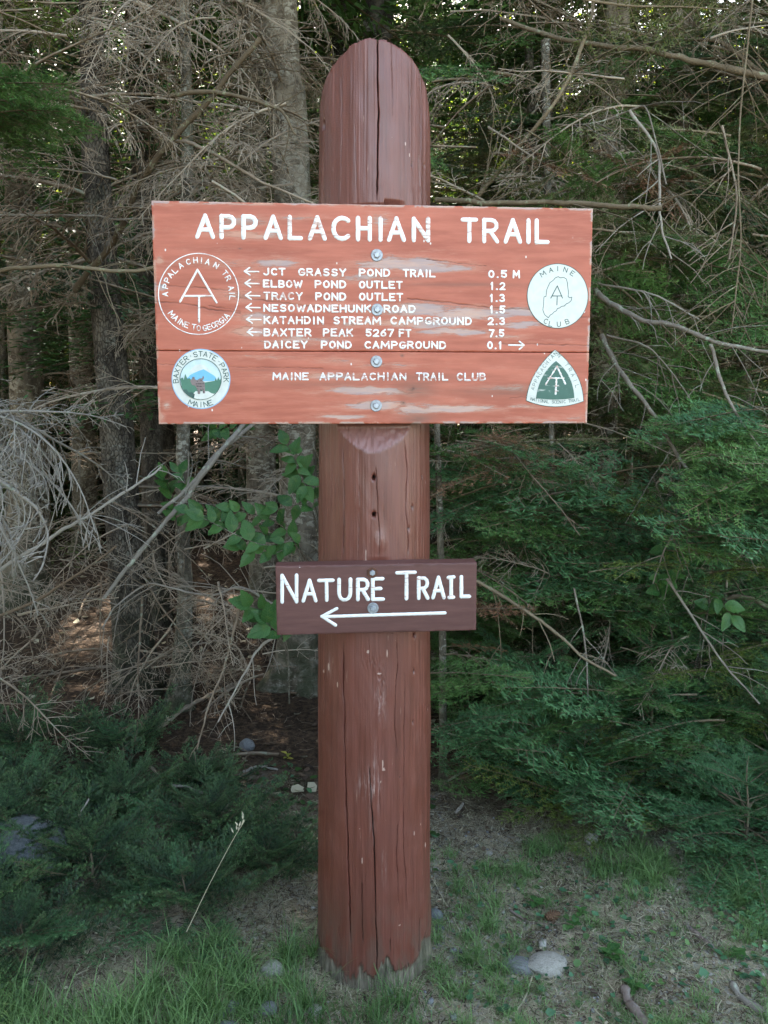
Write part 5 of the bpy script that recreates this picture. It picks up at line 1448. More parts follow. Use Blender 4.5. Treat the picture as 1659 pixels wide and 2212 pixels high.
FIRS = [
    (.62, 3.25, .75, .55, ['fir', 'firblue'], 'young fir low to the ground just right of the post foot'),
    (1.05, 3.05, .80, .60, ['firblue', 'fir'], 'bushy blue green young fir in the middle of the fir thicket'),
    (1.50, 2.95, .62, .60, ['firblue', 'fir', 'new'], 'spreading young fir at the right front of the thicket'),
    (1.30, 3.5, 1.1, .7, ['fir', 'firblue'], 'taller young fir behind the middle of the thicket'),
    (.85, 3.75, 1.25, .65, ['fir', 'dark'], 'dark young fir standing behind the low ones near the post'),
    (1.75, 3.45, 1.2, .7, ['fir', 'firblue'], 'young fir at the right edge above the low thicket'),
    (2.0, 3.0, .7, .6, ['firblue'], 'low young fir cut by the right edge of the view'),
    (.42, 3.9, .7, .5, ['fir'], 'small young fir glimpsed close behind the post'),
    (1.62, 4.3, 1.9, .9, ['fir', 'dark'], 'tall dark young fir behind the thicket at right'),
    (1.12, 4.5, 1.7, .8, ['dark', 'fir'], 'tall dark young fir behind the sign end'),
    (.75, 2.85, .38, .40, ['firblue', 'new'], 'small pale green fir seedling at the grass edge near the post'),
    (1.25, 2.62, .36, .42, ['firblue'], 'small blue green fir seedling at the middle of the grass edge'),
    (1.68, 2.6, .30, .40, ['firblue', 'fir'], 'small fir seedling at the right end of the grass edge')]
for i, (x, y, h, R, kinds, lab) in enumerate(FIRS):
    young_fir(x, y, h, R, kinds, lab, n=int(26 + h * 30), seed=700 + i)
# ---- creeping young spruces, lower left
SPR = [
    (-.62, 2.30, 0.13, 0.31, 'low dark spruce seedling nearest the foot of the post'), (-.95, 2.42, 0.18, 0.37, 'low dark spruce in the middle of the left thicket'),
    (-1.28, 2.55, 0.19, 0.39, 'low spruce beside the flat grey boulder'), (-.62, 2.68, 0.15, 0.33, 'low spruce behind the seedling near the post'),
    (-.98, 2.85, 0.12, 0.30, 'bushy low spruce in the second row of the left thicket'), (-1.38, 2.95, 0.14, 0.32, 'bushy low spruce behind the boulder'),
    (-1.15, 3.35, 0.14, 0.36, 'tallest tip of the left spruce thicket below the scaly trunk'), (-.72, 3.05, 0.09, 0.26, 'low spruce half hidden under dead twigs'),
    (-1.6, 3.35, 0.17, 0.36, 'low spruce at the left edge under the dead limbs'), (-1.02, 2.08, 0.12, 0.31, 'low spruce at the front above the tall grass'),
    (-1.32, 2.2, 0.13, 0.33, 'low spruce at the front left corner'), (-1.62, 2.5, 0.19, 0.37, 'low spruce cut by the left edge of the view'), (-.40, 2.52, 0.09, 0.24, 'small flat spruce spray beside the post')]
for i, (x, y, h, R, lab) in enumerate(SPR):
    young_fir(x, y, h, R, ['spruce', 'spruce', 'spruce', 'firblue'], lab, n=24, seed=800 + i, name='young_spruce')

# ------------------------------------------------------------------ the forest behind
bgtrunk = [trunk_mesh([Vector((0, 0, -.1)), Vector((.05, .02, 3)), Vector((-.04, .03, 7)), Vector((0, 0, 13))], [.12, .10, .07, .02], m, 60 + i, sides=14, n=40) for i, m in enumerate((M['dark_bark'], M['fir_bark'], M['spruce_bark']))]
placed = [(P[0].x, P[0].y) for _, P in trees.values()]
rnd = random.Random(77)
cnt = 0
for it in range(6000):
    if cnt >= 84: break
    y = 5.4 + 11 * rnd.random() ** 1.0; x = rnd.uniform(-.62 * y - 2.5, .62 * y + 2.5)
    if any((x - a) ** 2 + (y - b) ** 2 < (.55 if y < 9 else .9) for a, b in placed): continue
    if x < -.4 and x > -2.9 and y < 6.6 and y > 5.2 and rnd.random() < .6: continue
    placed.append((x, y)); cnt += 1
    root = empty('forest_conifer', (x, y, gz(x, y)), 'dim conifer deep in the shaded forest behind the sign', 'tree', 'conifers standing deep in the forest', rnd.uniform(0, 6.28))
    s = rnd.uniform(.7, 1.25); w = rnd.uniform(.6, 1.15)
    def part(nm, me, m4): link(nm, me, root, mat4=m4)
    part('trunk', bgtrunk[cnt % 3], Matrix.Diagonal((w, w, s, 1)))
    part('dead_limbs', SKIRT[cnt % 3], Matrix.Diagonal((1, 1, rnd.uniform(.9, 1.2), 1)))
    zc = 4 * s
    if not near_sun_patch(x, y, 6, 2.0) and rnd.random() < .66:
        if x > -.1 * y or rnd.random() < .45: part('crown', FARCROWN[cnt % 3], Matrix.Diagonal((1.1, 1.1, s, 1)))
        else: part('crown', CANOPY[cnt % 3], Matrix.Diagonal((1.1, 1.1, s, 1)))
# shade-grown young conifers that close the view between the trunks
UNDER = [canopy_mesh(660 + i, .15, 5.2, 1.5, 26000, .055, .008, (M['needle_dark'], M['needle_olive'])[i], M['twig']) for i in range(2)]
cnt = 0
for it in range(3000):
    if cnt >= 60: break
    y = rnd.uniform(8.8, 14.5); x = rnd.uniform(-.55 * y - 1, .55 * y + 1)
    if cnt > 34: x = -abs(x)
    if any((x - a) ** 2 + (y - b) ** 2 < .5 for a, b in placed) or near_sun_patch(x, y, 0, 1.5): continue
    placed.append((x, y)); cnt += 1
    root = empty('understory_conifer', (x, y, gz(x, y)), 'shaded young conifer closing the view between the trunks', 'tree', 'shaded young conifers between the far trunks', rnd.uniform(0, 6.28))
    link('trunk', bgtrunk[cnt % 3], root, mat4=Matrix.Diagonal((.4, .4, .4, 1)))
    link('crown', UNDER[cnt % 2], root, mat4=Matrix.Diagonal((1, 1, rnd.uniform(.6, 1.0), 1)))

# conifers along the edge either side and over the sign, closing the roof above the picture; left rear ones added to shade the post
for x, y in ((-3.4, 3.4), (-4.6, 4.6), (-6, 3.6), (3.3, 4.0), (4.5, 3.4), (6, 4.6), (-2.9, 5.0), (3.0, 5.4), (-8, 4), (8, 4), (-3.8, 2.0), (3.9, 2.2), (-5.5, 1.0), (-3.3, .4), (-4.2, -1.2), (-3.6, -2.8), (-5.4, -3.2), (-6.2, -.8)):
    root = empty('unseen_conifer', (x, y, gz(x, y)), 'unseen conifer on the forest edge, adding shade from outside the view', 'tree', 'conifers on the forest edge outside the view', rnd.uniform(0, 6.28))
    link('trunk', bgtrunk[0], root, mat4=Matrix.Diagonal((1, 1, 1, 1))); link('crown', FARCROWN[0], root, mat4=Matrix.Diagonal((1.1, 1.1, 1.0, 1)))

for x, y in ((-2.75, .7), (-2.9, -.7), (-3.1, 2.0), (-2.6, -2.1)):  # unseen low conifers added to block light from the left
    root = empty('unseen_conifer', (x, y, gz(x, y)), 'unseen conifer on the forest edge, adding shade from outside the view', 'tree', 'conifers on the forest edge outside the view', rnd.uniform(0, 6.28))
    link('trunk', bgtrunk[0], root, mat4=Matrix.Diagonal((.5, .5, .5, 1))); link('crown', UNDER[1], root, mat4=Matrix.Diagonal((1.1, 1.1, 1.0, 1)))
# unseen low firs behind the viewer, added to darken the lower post
SHADE_HEDGE = canopy_mesh(650, .05, 1.5, .8, 9000, .07, .012, M['needle'], M['limb'])
for i in range(15):
    x = -4.5 + i * .72 + rnd.uniform(-.2, .2); y = -1.9 + rnd.uniform(-.5, .5)
    root = empty('shade_fir', (x, y, gz(x, y)), 'unseen low fir behind the viewer, added to shade the lower post', 'young fir', 'unseen low firs added to shade the lower post', rnd.uniform(0, 6.28))
    link('crown', SHADE_HEDGE, root, mat4=Matrix.Diagonal((1.1, 1.1, rnd.uniform(.8, 1.15), 1)))

# sunlit broadleaf trees beyond the conifers
def leaf_crown(seed, n, R, H, size, m, z0=.8):
    r = np.random.default_rng(seed)
    ncl = 90
    c = r.normal(0, 1, (ncl, 3)); c /= np.linalg.norm(c, axis=1)[:, None]; c *= (r.random((ncl, 1)) ** .4)
    c = c * np.array([R, R, H / 2]) + np.array([0, 0, z0 + H / 2])
    k = r.integers(0, ncl, n)
    B = c[k] + r.normal(0, .28, (n, 3))
    D = r.normal(0, 1, (n, 3)); D[:, 2] -= .4; D /= np.linalg.norm(D, axis=1)[:, None]
    W = np.cross(D, r.normal(0, 1, (n, 3))); W /= np.linalg.norm(W, axis=1)[:, None]
    s = size * r.uniform(.6, 1.3, n)[:, None]
    V = np.stack([B, B + D * s * .5 + W * s * .38, B + D * s, B + D * s * .5 - W * s * .38], 1).reshape(-1, 3)
    return mesh_np('crown', V, [np.arange(len(V)).reshape(-1, 4)], m)
LEAFY = [leaf_crown(900 + i, 9000, 2.3, 9, .12, M['lime']) for i in range(2)]
cnt = 0
for it in range(2000):
    if cnt >= 54: break
    y = rnd.uniform(15, 26); x = rnd.uniform(-.62 * y, .62 * y)
    if any((x - a) ** 2 + (y - b) ** 2 < 3.5 for a, b in placed) or near_sun_patch(x, y, 0, 1.6): continue
    placed.append((x, y)); cnt += 1
    root = empty('sunlit_broadleaf', (x, y, gz(x, y)), 'yellow green sunlit tree seen in specks far behind the conifers', 'tree', 'sunlit broadleaf trees beyond the conifers', rnd.uniform(0, 6.28))
    link('trunk', bgtrunk[1], root, mat4=Matrix.Diagonal((.8, .8, .8, 1))); link('crown', LEAFY[cnt % 2], root, mat4=Matrix.Diagonal((1, 1, rnd.uniform(.8, 1.25), 1)))

# ------------------------------------------------------------------ broad-leaved sprigs
def leaf_mesh(seed, m, L=1.0, W=.62, teeth=9):
    r = random.Random(seed)
    n = 12; mid = []; lf = []; rt = []
    for i in range(n + 1):
        t = i / n
        w = W / 2 * (sin(pi * t ** .82)) ** .85 * (1 - .25 * t)
        if i % 2 and 0 < i < n: w *= 1.12
        z = -.10 * t * t + .03 * sin(t * 5)
        mid.append((t * L, 0, z)); lf.append((t * L + .02 * (i % 2), w, z + w * .28)); rt.append((t * L + .02 * (i % 2), -w, z + w * .28))
    V = mid + lf + rt; k = n + 1
    Fq = [(i, i + 1, k + i + 1, k + i) for i in range(n)] + [(i, 2 * k + i, 2 * k + i + 1, i + 1) for i in range(n)]
    return mesh_np('leaf_shape', V, [np.array(Fq)], m, smooth=False)
def m_veined():
    t = NT('veined_leaf'); co = t.coord()
    sep = t.n('ShaderNodeSeparateXYZ'); t.l(co, sep.inputs[0])
    ay = t.math('ABSOLUTE', sep.outputs[1])
    v = t.math('SUBTRACT', sep.outputs[0], t.math('MULTIPLY', ay, .9))
    w = t.math('ABSOLUTE', t.math('SUBTRACT', t.math('FRACT', t.math('MULTIPLY', v, 8)), .5))
    vein = t.math('MAXIMUM', t.ramp(w, 0, .09, 1, 0), t.ramp(ay, 0, .02, 1, 0))
    base = t.mix(t.rand(), (.035, .105, .028), (.075, .185, .045))
    base = t.mix(t.ramp(t.noise(co, 5, 3), .5, .75), base, (.09, .17, .04))
    c = t.mix(t.math('MULTIPLY', vein, .35), base, (.14, .26, .09))
    b = t.bsdf(c, .42, t.bump(vein, .03, .4), .4)
    tr = t.n('ShaderNodeBsdfTranslucent'); t.put(tr.inputs[0], c)
    mx = t.n('ShaderNodeMixShader'); mx.inputs[0].default_value = .3; t.l(b, mx.inputs[1]); t.l(tr.outputs[0], mx.inputs[2])
    return t.done(mx.outputs[0])
M['veined'] = m_veined()
LEAFS = [leaf_mesh(i, M['veined'], W=(.6, .68, .55)[i]) for i in range(3)]
YLEAF = [leaf_mesh(9, M['yellow_leaf'])]
def put_leaf(parent, p, d, size, me=None, nrm=None, name='leaf'):
    x = Vector(d).normalized(); up = Vector(nrm or (random.uniform(-.4, .4), -.75, .55)).normalized()
    y = up.cross(x).normalized(); z = x.cross(y)
    R = Matrix((x, y, z)).transposed() * size
    o = bpy.data.objects.new(name, me or random.choice(LEAFS)); COL.objects.link(o); o.parent = parent
    o.matrix_local = Matrix.Translation(Vector(p) - parent.location) @ R.to_4x4()
    return o
def sapling(label, base, stems, cat='sapling', size=(.055, .085), start=.45):
    """stems: list of point lists (picture x, y, distance); leaves alternate along the outer part"""
    b = Vector(base); root = empty('broadleaf_sapling', b, label, cat)
    polys = []
    for st in stems:
        P = smooth_path([at(*p) for p in st], 10 * len(st))
        polys.append((P - np.array(b), np.linspace(.0035, .0012, len(P))))
        L = 0; last = 0; side = 1
        for i in range(1, len(P)):
            L += np.linalg.norm(P[i] - P[i - 1])
            if i > len(P) * start and L - last > .024:
                last = L; side = -side
                d = Vector(P[i] - P[i - 1]).normalized(); s = rot_about(d, Vector((0, -1, .25)).normalized(), side * random.uniform(.6, 1.1)) + Vector((0, random.uniform(-.3, .3), -.15))
                put_leaf(root, Vector(P[i]), s, random.uniform(*size))
        put_leaf(root, Vector(P[-1]), Vector(P[-1] - P[-2]), random.uniform(*size))
    V, Q = tubes(polys, 5)
    link('stem', mesh_np('stem', V, [Q], M['sapling_bark'], smooth=True), root, loc=(0, 0, 0))
    return root
g = on_ground(700, 1560)
sapling('broad-leaved sapling with serrated leaves spreading left of the post between the two signs', (at(680, 1560, 3.3).x, 3.3, 0), [
    [(690, 1540, 3.3), (690, 1330, 3.2), (620, 1180, 3.05), (520, 1140, 2.95), (410, 1105, 2.9)], [(690, 1330, 3.2), (650, 1200, 3.0), (600, 1130, 2.95), (500, 1100, 2.9)],
    [(690, 1330, 3.2), (690, 1200, 3.0), (640, 1170, 2.9), (560, 1175, 2.85), (440, 1120, 2.8)], [(690, 1300, 3.2), (680, 1230, 3.1), (640, 1180, 3.0), (590, 1195, 2.9), (520, 1185, 2.85)], [(690, 1250, 3.1), (690, 1130, 3.0), (650, 1020, 2.95), (620, 960, 2.95)],
    [(690, 1200, 3.1), (680, 1120, 3.0), (660, 1090, 2.9), (600, 1100, 2.9)], [(690, 1000, 3.1), (670, 960, 3.0), (640, 1000, 2.95), (660, 1050, 2.9)]])
sapling('broad-leaved sapling showing a few leaves at the left end of the small sign', (at(600, 1540, 3.0).x, 3.0, 0), [
    [(625, 1520, 3.0), (620, 1400, 2.95), (590, 1330, 2.9), (540, 1310, 2.85)], [(625, 1450, 3.0), (610, 1380, 2.9), (575, 1345, 2.85)]], size=(.07, .095))
sapling('climbing sprig of bright leaves on the thin wavy trunk under the sign corner', (at(388, 1490, 3.85).x, 3.85, 0), [
    [(380, 1480, 3.9), (385, 1200, 3.8), (375, 1090, 3.7), (355, 1030, 3.6)], [(380, 1200, 3.9), (410, 1100, 3.7), (400, 1040, 3.6), (385, 1020, 3.6)], [(400, 1150, 3.9), (430, 980, 3.6), (450, 930, 3.5), (520, 925, 3.4)]], size=(.06, .09))
sapling('leafy sprigs showing through the firs at the right', (at(1500, 1600, 3.3).x, 3.3, 0), [
    [(1500, 1560, 3.2), (1520, 1380, 3.0), (1540, 1290, 2.9), (1580, 1330, 2.85)], [(1500, 1560, 3.2), (1440, 1330, 3.0), (1420, 1260, 2.9), (1450, 1250, 2.85)], [(1500, 1450, 3.2), (1540, 1230, 3.1), (1500, 1190, 3.0), (1440, 1190, 2.95)]], size=(.055, .08))

# ------------------------------------------------------------------ grass, weeds and litter on the ground
def blades(n, sampler, hgt, wid, lean, seed, m, name, label):
    r = np.random.default_rng(seed)
    x, y, k = sampler(r, n)
    n = len(x); z = ground_z(x, y) - .003
    a = r.random(n) * 2 * pi; h = hgt * (.4 + .9 * r.random(n)) * k; ln = lean * (.3 + r.random(n)) * h
    w = wid * (.6 + .8 * r.random(n))
    T = np.array([0, .4, .75, 1.0]); rows = []
    fa = a + r.normal(0, .6, n)
    for i, t in enumerate(T):
        c = np.stack([x + np.cos(a) * ln * t ** 2, y + np.sin(a) * ln * t ** 2, z + h * (t - .35 * lean * t ** 3)], -1)
        s = np.stack([-np.sin(fa), np.cos(fa), fa * 0], -1) * (w * (1 - t ** 1.5 * .95))[:, None] / 2
        rows += [c - s, c + s]
    V = np.stack(rows, 1)  # n, 8, 3
    f = np.array([[0, 1, 3, 2], [2, 3, 5, 4], [4, 5, 7, 6]])
    Fq = (np.arange(n)[:, None, None] * 8 + f[None]).reshape(-1, 4)
    o = link(name, mesh_np(name, V.reshape(-1, 3), [Fq], m, smooth=False))
    return tag(o, label, 'grass', None, 'stuff')
def not_post(x, y): return ((x + .03) ** 2 + (y - 2.15) ** 2) > .165 ** 2
def tufts(nc, box, spread, dens=None, seed=0):
    def f(r, n):
        cx = r.uniform(box[0], box[2], nc); cy = r.uniform(box[1], box[3], nc); ck = r.uniform(.4, 1.25, nc)
        if dens is not None:
            keep = r.random(nc) < dens(cx, cy); cx, cy, ck = cx[keep], cy[keep], ck[keep]
        i = r.integers(0, len(cx), n); rad = spread * np.abs(r.normal(0, 1, n)); an = r.random(n) * 6.283
        x = cx[i] + np.cos(an) * rad; y = cy[i] + np.sin(an) * rad
        ok = not_post(x, y); return x[ok], y[ok], ck[i][ok]
    return f
def dright(x, y):   # grass right of the post, thicker towards the fir edge and the far right
    v = fbm(x * 4, y * 4, 3, 201)
    return np.clip((v - .38) * 3.2 + (x - .6) * .35, .05, 1) * (y < 2.75 + x * .03)
blades(34000, tufts(1100, (.12, 1.55, 1.9, 2.75), .022, dright), .055, .0022, 1.0, 1, M['grass'], 'grass', 'short green grass tufts on the bare ground right of the post')
blades(3600, tufts(100, (.5, 2.3, 1.6, 2.75), .02, dright), .10, .0026, 1.0, 2, M['grass'], 'grass', 'longer arching grass tufts at the foot of the fir thicket')
blades(52000, tufts(4600, (-.9, 1.5, 1.9, 2.9), .05), .030, .0014, 2.2, 3, M['straw'], 'dry_grass', 'flattened dry grass blades lying over the soil')
blades(5000, tufts(80, (-1.25, 1.60, -.46, 1.94), .05), .115, .0032, .75, 4, M['grass'], 'grass', 'tall bright green grass in the lower left corner')
blades(2200, tufts(60, (-.50, 1.60, .1, 1.95), .03, lambda x, y: np.where(y < 1.93, .8, .2)), .10, .0026, .9, 5, M['grass'], 'grass', 'grass tufts in front of the post')
blades(2200, tufts(34, (-.66, 1.85, -.2, 2.15), .022), .11, .0026, .9, 6, M['grass'], 'grass', 'grass beside the left foot of the post')
blades(26000, tufts(1500, (-.8, 1.45, 1.9, 2.6), .045, lambda x, y: .25 + .75 * (x > .35)), .022, .0016, 1.5, 8, M['grass'], 'grass', 'very short green turf creeping over the soil')

def scatter_strips(n, sampler, L, W, seed, mats, name, label, cat, lift=.004, curve=.25):
    r = np.random.default_rng(seed); x, y, _ = sampler(r, n); n = len(x)
    a = r.random(n) * 6.283; l = L * (.3 + r.random(n)); w = W * (.6 + .8 * r.random(n))
    tz = r.normal(0, .25, n)
    rows = []
    b = a + r.normal(0, curve, n)
    px_, py_ = x.copy(), y.copy()
    z0 = ground_z(x, y) + lift * (.5 + r.random(n))
    for i in range(3):
        ang = a if i < 2 else b
        if i: px_ = px_ + np.cos(ang) * l / 2; py_ = py_ + np.sin(ang) * l / 2
        z = np.maximum(ground_z(px_, py_) + lift, z0 + tz * l * i / 2 * .5)
        s = np.stack([-np.sin(ang), np.cos(ang), ang * 0 + .3], -1) * (w * (1 - .25 * i))[:, None] / 2
        c = np.stack([px_, py_, z], -1); rows += [c - s, c + s]
    V = np.stack(rows, 1); f = np.array([[0, 1, 3, 2], [2, 3, 5, 4]])
    Fq = (np.arange(n)[:, None, None] * 6 + f[None]).reshape(-1, 4)
    o = link(name, mesh_np(name, V.reshape(-1, 3), [Fq], mats, midx=r.integers(0, len(mats), n).repeat(2)))
    return tag(o, label, cat, None, 'stuff')
def area(x0, y0, x1, y1, dens=None):
    def f(r, n):
        x = r.uniform(x0, x1, n); y = r.uniform(y0, y1, n); ok = not_post(x, y)
        if dens is not None: ok &= r.random(n) < dens(x, y)
        return x[ok], y[ok], np.ones(ok.sum())
    return f
M['litter_dark'] = m_leaf('dark_litter', (.04, .026, .018), (.10, .065, .042), 0, .95)
scatter_strips(42000, area(-1.9, 1.5, 2.0, 3.2), .032, .0024, 11, [M['straw'], M['litter'], M['litter_dark']], 'needle_litter', 'fine dry needles and straw bits strewn over the soil', 'litter')
scatter_strips(26000, area(-4.5, 3.0, 4.5, 9), .06, .0034, 12, [M['litter'], M['litter_dark'], M['litter_dark'], M['twig']], 'needle_litter', 'brown needle and twig litter on the dark forest floor', 'litter', .008)
def fallen(n, box, seed, mats, size, label, name='fallen_leaves'):
    r = np.random.default_rng(seed); x = r.uniform(box[0], box[2], n); y = r.uniform(box[1], box[3], n); ok = not_post(x, y); x, y = x[ok], y[ok]; n = len(x)
    z = ground_z(x, y) + .006 + r.random(n) * .01; a = r.random(n) * 6.283; s = size * r.uniform(.5, 1.3, n)
    base = np.array([[-.5, 0, 0], [-.15, .34, .12], [.25, .28, .05], [.5, 0, .1], [.2, -.3, .1], [-.2, -.32, .0], [0, 0, -.05]])
    P = base[None] * s[:, None, None] + r.normal(0, .05, (n, 7, 3)) * s[:, None, None]
    tx = r.normal(0, .35, n); c, sn = np.cos(a), np.sin(a)
    X = P[..., 0] * c[:, None] - P[..., 1] * sn[:, None]; Y = P[..., 0] * sn[:, None] + P[..., 1] * c[:, None]; Z = P[..., 2] + P[..., 1] * tx[:, None]
    V = np.stack([X + x[:, None], Y + y[:, None], Z + z[:, None]], -1)
    f = np.array([[0, 1, 6], [1, 2, 6], [2, 3, 6], [3, 4, 6], [4, 5, 6], [5, 0, 6]])
    Fq = (np.arange(n)[:, None, None] * 7 + f[None]).reshape(-1, 3)
    o = link(name, mesh_np(name, V.reshape(-1, 3), [Fq], mats, midx=r.integers(0, len(mats), n).repeat(6)))
    return tag(o, label, 'fallen leaves', None, 'stuff')
fallen(1600, (-4.5, 2.9, 4.5, 9), 21, [M['litter'], M['litter_dark'], M['straw']], .055, 'curled brown leaves fallen on the forest floor')
fallen(120, (-.75, 2.6, .0, 3.3), 27, [M['litter'], M['litter'], M['litter_dark']], .035, 'brown curled leaves on the mossy soil left of the post')
fallen(900, (-.9, 1.5, 1.9, 2.9), 28, [M['litter'], M['litter_dark'], M['litter_dark'], M['straw']], .013, 'crumbled leaf bits strewn over the soil')
fallen(170, (-.4, 1.5, 1.9, 3.0), 22, [M['litter'], M['litter_dark']], .022, 'small brown leaves fallen on the grass')
fallen(900, (.2, 1.5, 1.9, 2.6), 23, [M['clover'], M['clover'], M['grass']], .022, 'small clover and weed leaves in the grass', 'clover_leaves')
fallen(1300, (1.0, 1.6, 1.9, 2.5), 24, [M['clover'], M['clover'], M['grass']], .022, 'clover patch at the lower right', 'clover_leaves')
fallen(300, (-.6, 2.5, .2, 3.3), 25, [M['clover'], M['deep_leaf']], .03, 'low green leaves between the spruces and the post', 'ground_leaves')

M['rock'] = None
def m_rock(name, a, b):
    t = NT(name); co = t.coord(); n = t.noise(co, 14, 7, .65)
    c = t.mix(t.ramp(n, .3, .7), a, b); c = t.mix(t.ramp(t.noise(co, 60, 4), .6, .72), c, (.42, .42, .40))
    c = t.mix(t.math('MULTIPLY', t.ramp(t.noise(co, 5, 4), .55, .7), .5), c, (.11, .10, .07))
    return t.done(t.bsdf(c, .85, t.bump(n, .006, .7), .25))
M['rock_grey'] = m_rock('grey_stone', (.13, .13, .13), (.26, .26, .255))
M['rock_pale'] = m_rock('pale_stone', (.27, .25, .21), (.42, .39, .33))
M['rock_blue'] = m_rock('blue_grey_stone', (.10, .108, .110), (.20, .21, .208))
def stone_mesh(seed, m, sub=3, ang=.25):
    import bmesh
    bm = bmesh.new(); bmesh.ops.create_icosphere(bm, subdivisions=sub, radius=1)
    rnd = random.Random(seed)
    planes = [(Vector((rnd.gauss(0, 1), rnd.gauss(0, 1), rnd.gauss(0, 1))).normalized(), rnd.uniform(.72, .95)) for _ in range(7)]
    co = np.array([list(v.co) for v in bm.verts])
    n = fbm(co[:, 0] * 1.4 + seed, co[:, 1] * 1.4 + co[:, 2], 3, seed)
    for v, q in zip(bm.verts, n):
        for pn, d in planes:
            e = v.co.dot(pn) - d
            if e > 0: v.co -= pn * e * (.85 if ang > .2 else .5)
        v.co *= (.86 + ang * q)
    me = bpy.data.meshes.new('stone'); bm.to_mesh(me); bm.free(); me.materials.append(m)
    for p in me.polygons: p.use_smooth = ang <= .2
    me.update(); return me
def stone(px, py, w, h, m, label, seed, name='stone', ang=.15, sink=.35):
    g = on_ground(px, py + h * .35); d = (g - Vector((0, 0, CAMZ))).length
    s = w / F * d; hh = h / F * d * 1.05
    o = link(name, stone_mesh(seed, M[m], 3, ang), loc=(g.x, g.y + s * .3, gz(g.x, g.y) + hh * (.5 - sink)))
    o.scale = (s, s * .8, hh); o.rotation_euler = (0, 0, random.uniform(-.5, .5)); return tag(o, label, 'stone')
stone(1278, 1815, 15, 13, 'rock_pale', 'small pale angular stone standing alone in the grass right of the post', 1, ang=.3, sink=.05)
stone(1185, 2088, 40, 17, 'rock_pale', 'flat pale grey rock set in the ground right of the post', 2, 'rock', .34, .3)
stone(1122, 2086, 32, 13, 'rock_grey', 'darker flat rock touching the pale one', 3, 'rock', .34, .4)
stone(940, 1970, 18, 15, 'rock_blue', 'round blue grey stone against the right foot of the post', 4)
stone(950, 1995, 11, 7, 'rock_blue', 'small dark pebble under the round stone by the post', 5, 'pebble')
stone(588, 2088, 24, 19, 'rock_pale', 'tan angular stone between the grass tufts left of the post', 6, ang=.3)
stone(472, 2184, 14, 10, 'rock_grey', 'small oval stone at the left of the pebble group', 7, 'pebble')
stone(503, 2168, 14, 20, 'rock_grey', 'upright oval stone in the pebble group at the bottom', 8, 'pebble')
stone(578, 2172, 21, 16, 'rock_grey', 'rounded grey stone right of the upright oval one', 9, 'pebble')
stone(395, 2152, 14, 13, 'rock_grey', 'round grey stone at the edge of the tall grass', 10, 'pebble')
stone(490, 2214, 24, 15, 'rock_blue', 'blue grey stone cut by the bottom edge', 11, 'pebble')
stone(525, 2216, 13, 12, 'rock_blue', 'small stone beside the one cut by the bottom edge', 12, 'pebble')
stone(680, 2174, 16, 13, 'rock_pale', 'pale small stone in front of the post', 13, ang=.3)
stone(560, 2250, 20, 14, 'rock_grey', 'grey stone just below the frame', 14)
stone(48, 1872, 84, 58, 'rock_blue', 'large flat grey boulder lying among the low spruces', 15, 'boulder', .3, 0.0)
stone(533, 1618, 16, 15, 'rock_grey', 'lichen grey stone between the spruces and the post', 16, 'rock', .3, 0)
stone(1190, 1612, 12, 8, 'rock_pale', 'small pale stone under the fir boughs', 17, 'pebble', .2, 0)
stone(1058, 1838, 8, 6, 'rock_pale', 'tiny pale pebble on the bare soil right of the post', 18, 'pebble')
def pebbles(n, box, seed, size, label, dens=None):
    r = np.random.default_rng(seed); x = r.uniform(box[0], box[2], n); y = r.uniform(box[1], box[3], n); ok = not_post(x, y)
    if dens is not None: ok &= r.random(n) < dens(x, y)
    x, y = x[ok], y[ok]; n = len(x)
    t = (1 + 5 ** .5) / 2
    ico = np.array([(1, 1, 1), (1, 1, -1), (1, -1, 1), (1, -1, -1), (-1, 1, 1), (-1, 1, -1), (-1, -1, 1), (-1, -1, -1)]) * .62
    f = np.array([[0, 2, 3, 1], [4, 5, 7, 6], [0, 1, 5, 4], [2, 6, 7, 3], [0, 4, 6, 2], [1, 3, 7, 5]])
    s = size * (.35 + r.random(n) ** 3 * 1.6)
    P = ico[None] * s[:, None, None] * r.uniform(.6, 1.2, (n, 1, 3)) + r.normal(0, .18, (n, 8, 3)) * s[:, None, None]
    z = ground_z(x, y)
    V = P + np.stack([x, y, z + s * .2], -1)[:, None, :]
    Fq = (np.arange(n)[:, None, None] * 8 + f[None]).reshape(-1, 4)
    o = link('gravel', mesh_np('gravel', V.reshape(-1, 3), [Fq], [M['rock_grey'], M['rock_pale'], M['rock_blue']], midx=r.choice(3, n, p=[.5, .4, .1]).repeat(6)))
    return tag(o, label, 'gravel', None, 'stuff')
pebbles(4200, (.1, 1.5, 1.0, 2.9), 31, .0035, 'fine gravel on the bare soil right of the post', lambda x, y: np.clip(1.1 - x * 1.3, .06, 1))
pebbles(1600, (-.7, 1.45, 1.9, 2.3), 32, .0032, 'fine gravel scattered over the foreground soil')
pebbles(60, (-.6, 1.5, 1.2, 2.4), 33, .009, 'loose pebbles scattered round the post')

